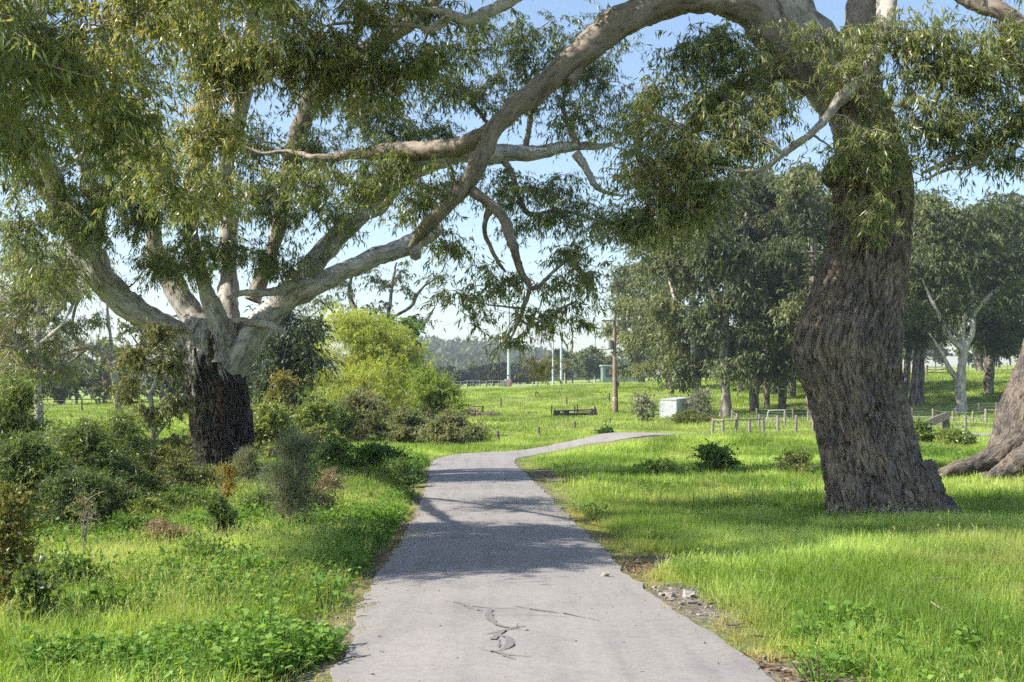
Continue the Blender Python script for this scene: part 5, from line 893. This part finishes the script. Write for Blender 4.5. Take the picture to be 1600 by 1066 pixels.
# galvanised gate and fence by the right edge
x, y = at(1541, 77); z = gz(x, y); g0 = (x, y, z); gt = thing('farm_gate', 'galvanised tube gate in the fence near the right edge', 'gate', g0); s = 77 / F
for px in (1540.5, 1556.5): part('post', 'timber_pale', gt, lambda a: rod(a, (*at(px, 77), z - .3), (*at(px, 77), z + 1.15), .09), g0)
X0, X1 = at(1560, 77)[0], at(1605, 77)[0]
part('frame', 'galv', gt, lambda a: [rod(a, (X0, 77, z + h), (X1, 77, z + h), .03) for h in (.25, 1.12)] + [rod(a, (xx, 77, z + .25), (xx, 77, z + 1.12), .03) for xx in (X0, (X0 + X1) / 2, X1)], g0)
for h in (.42, .60, .78, .95): part('bar', 'galv', gt, lambda a: rod(a, (X0 + .03, 77, z + h), (X1 - .03, 77, z + h), .016), g0)
part('rail', 'timber_pale', gt, lambda a: rod(a, (*at(1541, 77), z + 1.08), (*at(1556, 77), z + 1.05), .05), g0)
# far gate under the cluster
x, y = at(1448, 142); z = gz(x, y); g0 = (x, y, z); gt = thing('field_gate', 'distant dark field gate seen between the cluster trunks', 'gate', g0)
part('post', 'timber', gt, lambda a: rod(a, (x, y, z - .2), (x, y, z + 1.35), .12), g0); x2 = at(1485, 142)[0]
for h in (.45, .8, 1.15): part('bar', 'timber', gt, lambda a: rod(a, (x, y, z + h), (x2, y, z + h), .05), g0)
part('brace', 'timber', gt, lambda a: rod(a, (x, y - .1, z + .45), (x2, y - .1, z + 1.15), .05), g0); part('post', 'timber', gt, lambda a: rod(a, (x2, y, z - .2), (x2, y, z + 1.3), .1), g0)
# steel hoop
acc = Acc(); (xa, yy), (xb, _) = at(1199, 88), at(1228, 88); z = gz(xa, yy); q = [(xa - .15, yy, z - .1), (xa, yy, z + .5), (xa + .08, yy, z + .82), (xa + .2, yy, z + .92), (xb - .2, yy, z + .95), (xb - .06, yy, z + .85), (xb, yy, z + .5), (xb, yy, z - .1)]
c0 = catmull(q, 60); tubes(acc, c0[None], np.full((1, 60), .05), 8); o = acc.make('steel_hoop', M['galv'], None); tag(o, 'rusty pale steel hoop standing in grass before the grove', 'hoop')
# utility pole
x, y = at(961, 107); z = gz(x, y); g0 = (x, y, z); s = 107 / F; up = thing('utility_pole', 'wooden utility pole with transformer left of the grey shed', 'utility pole', g0); top = z + 148 * s
part('pole', 'pole_wood', up, lambda a: rod(a, (x, y, z - .5), (x - .06, y, top), .24, 14, .15), g0)
ca = part('crossarm', 'timber', up, lambda a: box(a, (x - .02, y - .2, top - .28), (2.5, .12, .14)), g0)
for dx in (-1.1, -.5, .5, 1.1): part('insulator', 'white_paint', ca, lambda a: rod(a, (x + dx, y - .2, top - .2), (x + dx, y - .2, top + .02), .05, 8, .035), g0)
def can(a):
    cx, cyy, z0, z1 = x - .55, y - .05, top - 50 * s, top - 35 * s
    tubes(a, np.array([[(cx, cyy, z0), (cx, cyy, z0 + .02), (cx, cyy, z0 + .1), (cx, cyy, z1 - .1), (cx, cyy, z1 - .02), (cx, cyy, z1)]]), np.array([[.001, .30, .34, .34, .36, .001]]), 18); a.A[-1] = np.zeros(len(a.V[-1]))
tr = part('transformer', 'galv', up, can, g0)
for dx in (-.68, -.42): part('bushing', 'timber', tr, lambda a: rod(a, (x + dx, y - .05, top - 35 * s), (x + dx, y - .05, top - 31 * s), .05, 8, .03), g0)
part('bracket', 'iron', up, lambda a: [box(a, (x - .2, y - .05, top - h * s), (.4, .1, .07)) for h in (39, 46)], g0)
part('conduit', 'iron', up, lambda a: rod(a, (x + .26, y - .08, z - .1), (x + .17, y - .08, z + 50 * s), .05), g0)
part('meter_box', 'iron', up, lambda a: box(a, (x + .27, y - .15, z + 44 * s), (.22, .2, .4)), g0)
part('tag_band', 'white_paint', up, lambda a: tubes(a, np.array([[(x - .01, y, z + 19 * s), (x - .01, y, z + 24 * s)]]), np.array([[.238, .236]]), 14), g0)
part('marker_band', 'red_paint', up, lambda a: tubes(a, np.array([[(x - .01, y, z + 20.6 * s), (x - .01, y, z + 22 * s)]]), np.array([[.243, .242]]), 14), g0)
# corrugated shed
x, y = at(1058, 93); z = gz(x, y); g0 = (x, y, z); s = 93 / F; shed = thing('shed', 'small corrugated iron shed below the grove', 'shed', g0)
def sheet(a, A, B, z0, zA, zB, n):
    A, B = np.asarray(A, float), np.asarray(B, float); u = np.linspace(0, 1, n)[:, None]; t = nrm(B - A); nn = np.array([-t[1], t[0]]); p = A + (B - A) * u + nn * (.03 * np.sin(np.arange(n) * np.pi / 2))[:, None]
    zt = zA + (zB - zA) * u[:, 0]; V = np.vstack([np.c_[p, np.full(n, z0)], np.c_[p, zt]]); i = np.arange(n - 1); a.add(V, np.stack([i, i + 1, i + 1 + n, i + n], 1), np.zeros(2 * n))
A_, B_, C_ = (at(1031, 94.2)), (at(1057, 92)), (at(1082, 95)); D_ = (A_[0] + C_[0] - B_[0], A_[1] + C_[1] - B_[1]); ht = 33 * s
for nm, (p, q, za, zb) in (('wall', (A_, B_, ht - .05, ht - .02)), ('wall', (B_, C_, ht - .02, ht + .1)), ('wall', (C_, D_, ht + .1, ht + .1)), ('wall', (D_, A_, ht + .1, ht - .05))):
    part(nm, 'galv', shed, lambda a: sheet(a, p, q, z - .2, z + za, z + zb, 48), g0)
def roof(a):
    cc = np.mean([A_, B_, C_, D_], 0); V = [np.array([*(cc + (np.array(p) - cc) * 1.05), z + h]) for p, h in ((A_, ht), (B_, ht + .02), (C_, ht + .14), (D_, ht + .14))]; V = np.array(V + [v - np.array([0, 0, .05]) for v in V])
    a.add(V, np.array([(0, 1, 2, 3), (7, 6, 5, 4), (0, 4, 5, 1), (1, 5, 6, 2), (2, 6, 7, 3), (3, 7, 4, 0)]), np.zeros(8))
part('roof', 'galv', shed, roof, g0)
for p in (A_, B_, C_): part('corner_flashing', 'lightpole', shed, lambda a: box(a, (p[0], p[1], z + ht / 2 - .06), (.09, .09, ht - .1)), g0)
xx, yy = at(1020, 96); fence('yard_rail', 'short dark timber yard rail left of the grey shed', [(xx, yy), at(1031, 97)], 'timber_dark', .95, (), [(.9, 0, 1), (.5, 0, 1)], r=.11, seed=11)
# old farm rake
x, y = at(898, 99); z = gz(x, y); g0 = (x, y, z); s = 99 / F; hr = thing('farm_rake', 'rusting frame of an old farm rake in the paddock grass', 'farm machine', g0)
def H(px, py, dd=0): return (at(px, 99 + dd)[0], 99 + dd, z + (655 - py) * s)
part('main_beam', 'iron', hr, lambda a: rod(a, H(864, 650), H(932, 649), .11), g0)
part('rear_beam', 'iron', hr, lambda a: rod(a, H(868, 645, 1.2), H(932, 643, 1.2), .06), g0)
for px, t0, t1 in ((862, 652, 636), (867, 652, 641), (881, 650, 643), (898, 654, 637), (902.5, 655, 635), (925, 650, 641)): part('upright', 'iron', hr, lambda a: rod(a, H(px, t0), H(px, t1), .055), g0)
part('end_frame', 'iron', hr, lambda a: [rod(a, H(929, 637), H(933, 652), .07), rod(a, H(930, 645), H(926, 651), .06)], g0)
for py in (643, 646): part('tine_bar', 'iron', hr, lambda a: rod(a, H(900, py, .5), H(931, py, .5), .04), g0)
for px in (870, 884): part('gear_case', 'iron', hr, lambda a: box(a, H(px, 648), (.5, .4, .45), .4), g0)
def wheel(a):
    c0 = np.array(H(927, 650, -.3)); t = np.linspace(0, 2 * np.pi, 25); tubes(a, np.stack([c0 + np.array([np.cos(v), .3 * np.sin(v), np.sin(v)]) * .32 for v in t])[None], np.full((1, 25), .07), 8); a.A[-1] = np.zeros(len(a.V[-1]))
    for v in t[:-1:4]: rod(a, c0, c0 + np.array([np.cos(v), .3 * np.sin(v), np.sin(v)]) * .32, .025, 5)
part('wheel', 'iron', hr, wheel, g0); part('drawbar', 'timber_pale', hr, lambda a: rod(a, H(866, 653, -.3), H(873, 661, -1.6), .09), g0)
# brush heaps
for lab, px, hw, hh in (('heap of cut branches against the single rail fence', 737, 1.0, .75), ('lower heap of cut branches right of the rail fence', 766, .95, .45)):
    x, y = at(px, 100); z = gz(x, y); r = rng_(int(px)); n = 240; a_ = r.random(n) * 6.28; q = np.sqrt(r.random(n)); c0 = np.c_[x + np.cos(a_) * q * hw, y + np.sin(a_) * q * hw, z + hh * (1 - q ** 1.6) * r.random(n) ** .6]
    dv = nrm(np.c_[r.normal(size=(n, 2)), r.normal(size=n) * .3]) * r.uniform(.25, .7, (n, 1)); acc = Acc(); tubes(acc, np.stack([c0 - dv, c0 + r.normal(size=(n, 3)) * .04, c0 + dv], 1), np.tile([.035, .03, .015], (n, 1)), 4); tag(acc.make('brush_heap', M['stick'], None), lab, 'brush heap', 'brush heaps in the paddock')
# sports ground
for lab, px, d, rr in (('tall pale light pole left of the goal frame', 795, 215, .34), ('light pole just left of the middle light pole', 864, 235, .22), ('tall light pole in the middle of the three right ones', 877, 228, .28), ('slim light pole left of the utility pole', 929.5, 260, .24)):
    x, y = at(px, d); z = gz(x, y); g0 = (x, y, z); lp = thing('light_pole', lab, 'light pole', g0, 'sports ground light poles'); h = 17.
    part('pole', 'lightpole', lp, lambda a: rod(a, (x, y, z - .5), (x, y, z + h), rr, 10, rr * .6), g0); part('crossarm', 'lightpole', lp, lambda a: box(a, (x, y, z + h), (3, .2, .2)), g0)
    for dx in (-1.3, -.5, .5, 1.3): part('floodlight', 'lightpole', lp, lambda a: box(a, (x + dx, y - .2, z + h + .35), (.6, .35, .5), 0, .4), g0)
x0, y = at(805.5, 205); x1 = at(837.5, 205)[0]; z = gz(x0, y); g0 = (x0, y, z); gl = thing('goal_frame', 'white goal frame on the sports ground at the bank crest', 'goal', g0); zt = CZ + (HZ - 602.2) / F * 205
for xx in (x0, x1): part('goalpost', 'white_paint', gl, lambda a: rod(a, (xx, y, z - .2), (xx, y, zt), .09), g0)
part('crossbar', 'white_paint', gl, lambda a: rod(a, (x0 - .09, y, zt), (x1 + .09, y, zt), .085), g0)
part('back_frame', 'white_paint', gl, lambda a: [rod(a, (xx, y, zt), (xx, y + 1.4, z), .05) for xx in (x0, x1)], g0)
x0, y = at(863, 200); x1 = at(885, 200)[0]; z = gz(x0, y); g0 = (x0, y, z); rl = thing('boundary_rail', 'low white boundary rail on the bank crest below the light poles', 'rail', g0); zt = CZ + (HZ - 603) / F * 200
part('rail', 'white_paint', rl, lambda a: rod(a, (x0, y, zt), (x1, y, zt), .06), g0)
for xx in np.linspace(x0, x1, 5): part('post', 'white_paint', rl, lambda a: rod(a, (xx, y, z - .4), (xx, y, zt), .05), g0)
x0, y = at(891, 200); x1 = at(924, 200)[0]; z = gz(x0, y); zb, zt = CZ + (HZ - 603.5) / F * 200, CZ + (HZ - 600) / F * 200; g0 = (x0, y, z); bd = thing('low_barrier', 'low white slatted barrier on the bank crest left of the utility pole', 'barrier', g0)
for k_ in range(3): part('slat', 'white_paint', bd, lambda a: box(a, ((x0 + x1) / 2, y, zb + (zt - zb) * (k_ + .5) / 3), (x1 - x0, .06, (zt - zb) / 3 * .8)), g0)
for xx in np.linspace(x0 + .1, x1 - .1, 6): part('post', 'white_paint', bd, lambda a: box(a, (xx, y + .08, (z + zt) / 2 - .1), (.1, .1, zt - z + .2)), g0)
xs = [at(px, 235) for px in np.linspace(640, 780, 15)]; fence('ground_fence', 'grey picket fence at the foot of the dark conifers', xs, 'timber', 1.5, (.9, .5), r=.12, seed=12, wire_r=.03)
x, y = at(789, 212); z = gz(x, y); g0 = (x, y, z); eq = thing('equipment_box', 'small white and brown boxes at the foot of the left light pole', 'box', g0)
part('crate', 'timber_pale', eq, lambda a: box(a, (x - .45, y, z + .6), (.8, .8, 1.2)), g0); part('lid', 'white_paint', eq, lambda a: box(a, (x + .55, y + .3, z + .65), (1.1, .8, 1.4), .2), g0); part('marker', 'red_paint', eq, lambda a: box(a, (x + 1.15, y - .3, z + .5), (.3, .3, .9)), g0)
x, y = at(975, 240); z = gz(x, y); g0 = (x, y, z); s = 240 / F; hl = thing('clubroom', 'pale green low building behind the utility pole', 'building', g0); hh = CZ + (HZ - 572) * s - z
part('wall', 'green_wall', hl, lambda a: box(a, (x, y + 3, z + hh / 2), (66 * s, 6, hh)), g0); part('roof', 'lightpole', hl, lambda a: box(a, (x, y + 3, z + hh + .1), (70 * s, 7, .22)), g0)
for px in (952, 991): xx = at(px, 240)[0]; part('window', 'dark_glass', hl, lambda a: box(a, (xx, y - .03, z + hh * .55), (12 * s, .08, hh * .45)), g0)
part('door', 'white_paint', hl, lambda a: box(a, (at(1003, 240)[0], y - .03, z + 1.05), (1.1, .08, 2.1)), g0)
# loose bits near by
for nm, lab, px, py, sz, mt in (('wood_chunk', 'broken piece of pale wood at the foot of the big trunk', 1396, 818, (.26, .10, .09), 'timber_pale'), ('stone', 'pale stone beside the left path edge near the bend', 645, 741, (.34, .2, .2), 'stone'), ('stone', 'light brown stone in the shaded right grass', 1591, 800, (.22, .16, .14), 'stone'), ('bark_flake', 'pale curled flake lying on the shaded path edge', 945, 903, (.10, .07, .05), 'stone')):
    p = Pg(px, py); r = rng_(int(px)); v = nrm(r.normal(size=(60, 3))); import bmesh
    bm = bmesh.new(); bmesh.ops.create_icosphere(bm, subdivisions=2, radius=1)
    for q in bm.verts:
        n_ = vnoise(np.array([q.co[:]]) * 1.7 + px, 3)[0]; q.co = Vector([c_ * s_ * .5 * (.6 + .9 * n_) for c_, s_ in zip(q.co, sz)])
    me = bpy.data.meshes.new(nm); bm.to_mesh(me); bm.free(); zz = path_z(p[0], p[1]) if path_dist(p[0], p[1])[0] < 1.4 else p[2]
    o = obj(nm, me, M[mt]); o.location = (p[0], p[1], zz + sz[2] * .3); o.rotation_euler = (.1, .3, r.random() * 3); tag(o, lab, 'stone' if nm == 'stone' else 'debris')
print('SCRIPT', round(time.time() - T0, 1), 's; tris', sum(len(o.data.loops) - 2 * len(o.data.polygons) for o in scene.objects if o.type == 'MESH'))

# air
def haze():
    V = np.array([(a, b, c) for c in (-3., 75.) for b in (-75., 1660.) for a in (-1650., 1650.)]); me = mesh('haze', V, np.array([(0, 2, 3, 1), (4, 5, 7, 6), (0, 1, 5, 4), (2, 6, 7, 3), (0, 4, 6, 2), (1, 3, 7, 5)]))
    m = bpy.data.materials.new('air'); m.use_nodes = True; N, L = m.node_tree.nodes, m.node_tree.links; N.remove(N['Principled BSDF']); v = N.new('ShaderNodeVolumePrincipled')
    v.inputs['Color'].default_value = (.80, .88, 1, 1); v.inputs['Density'].default_value = .0003; v.inputs['Anisotropy'].default_value = .2; L.new(v.outputs[0], N['Material Output'].inputs['Volume'])
    o = obj('haze', me, m); tag(o, 'thin bluish air over the distance', 'haze', kind='stuff')
haze()
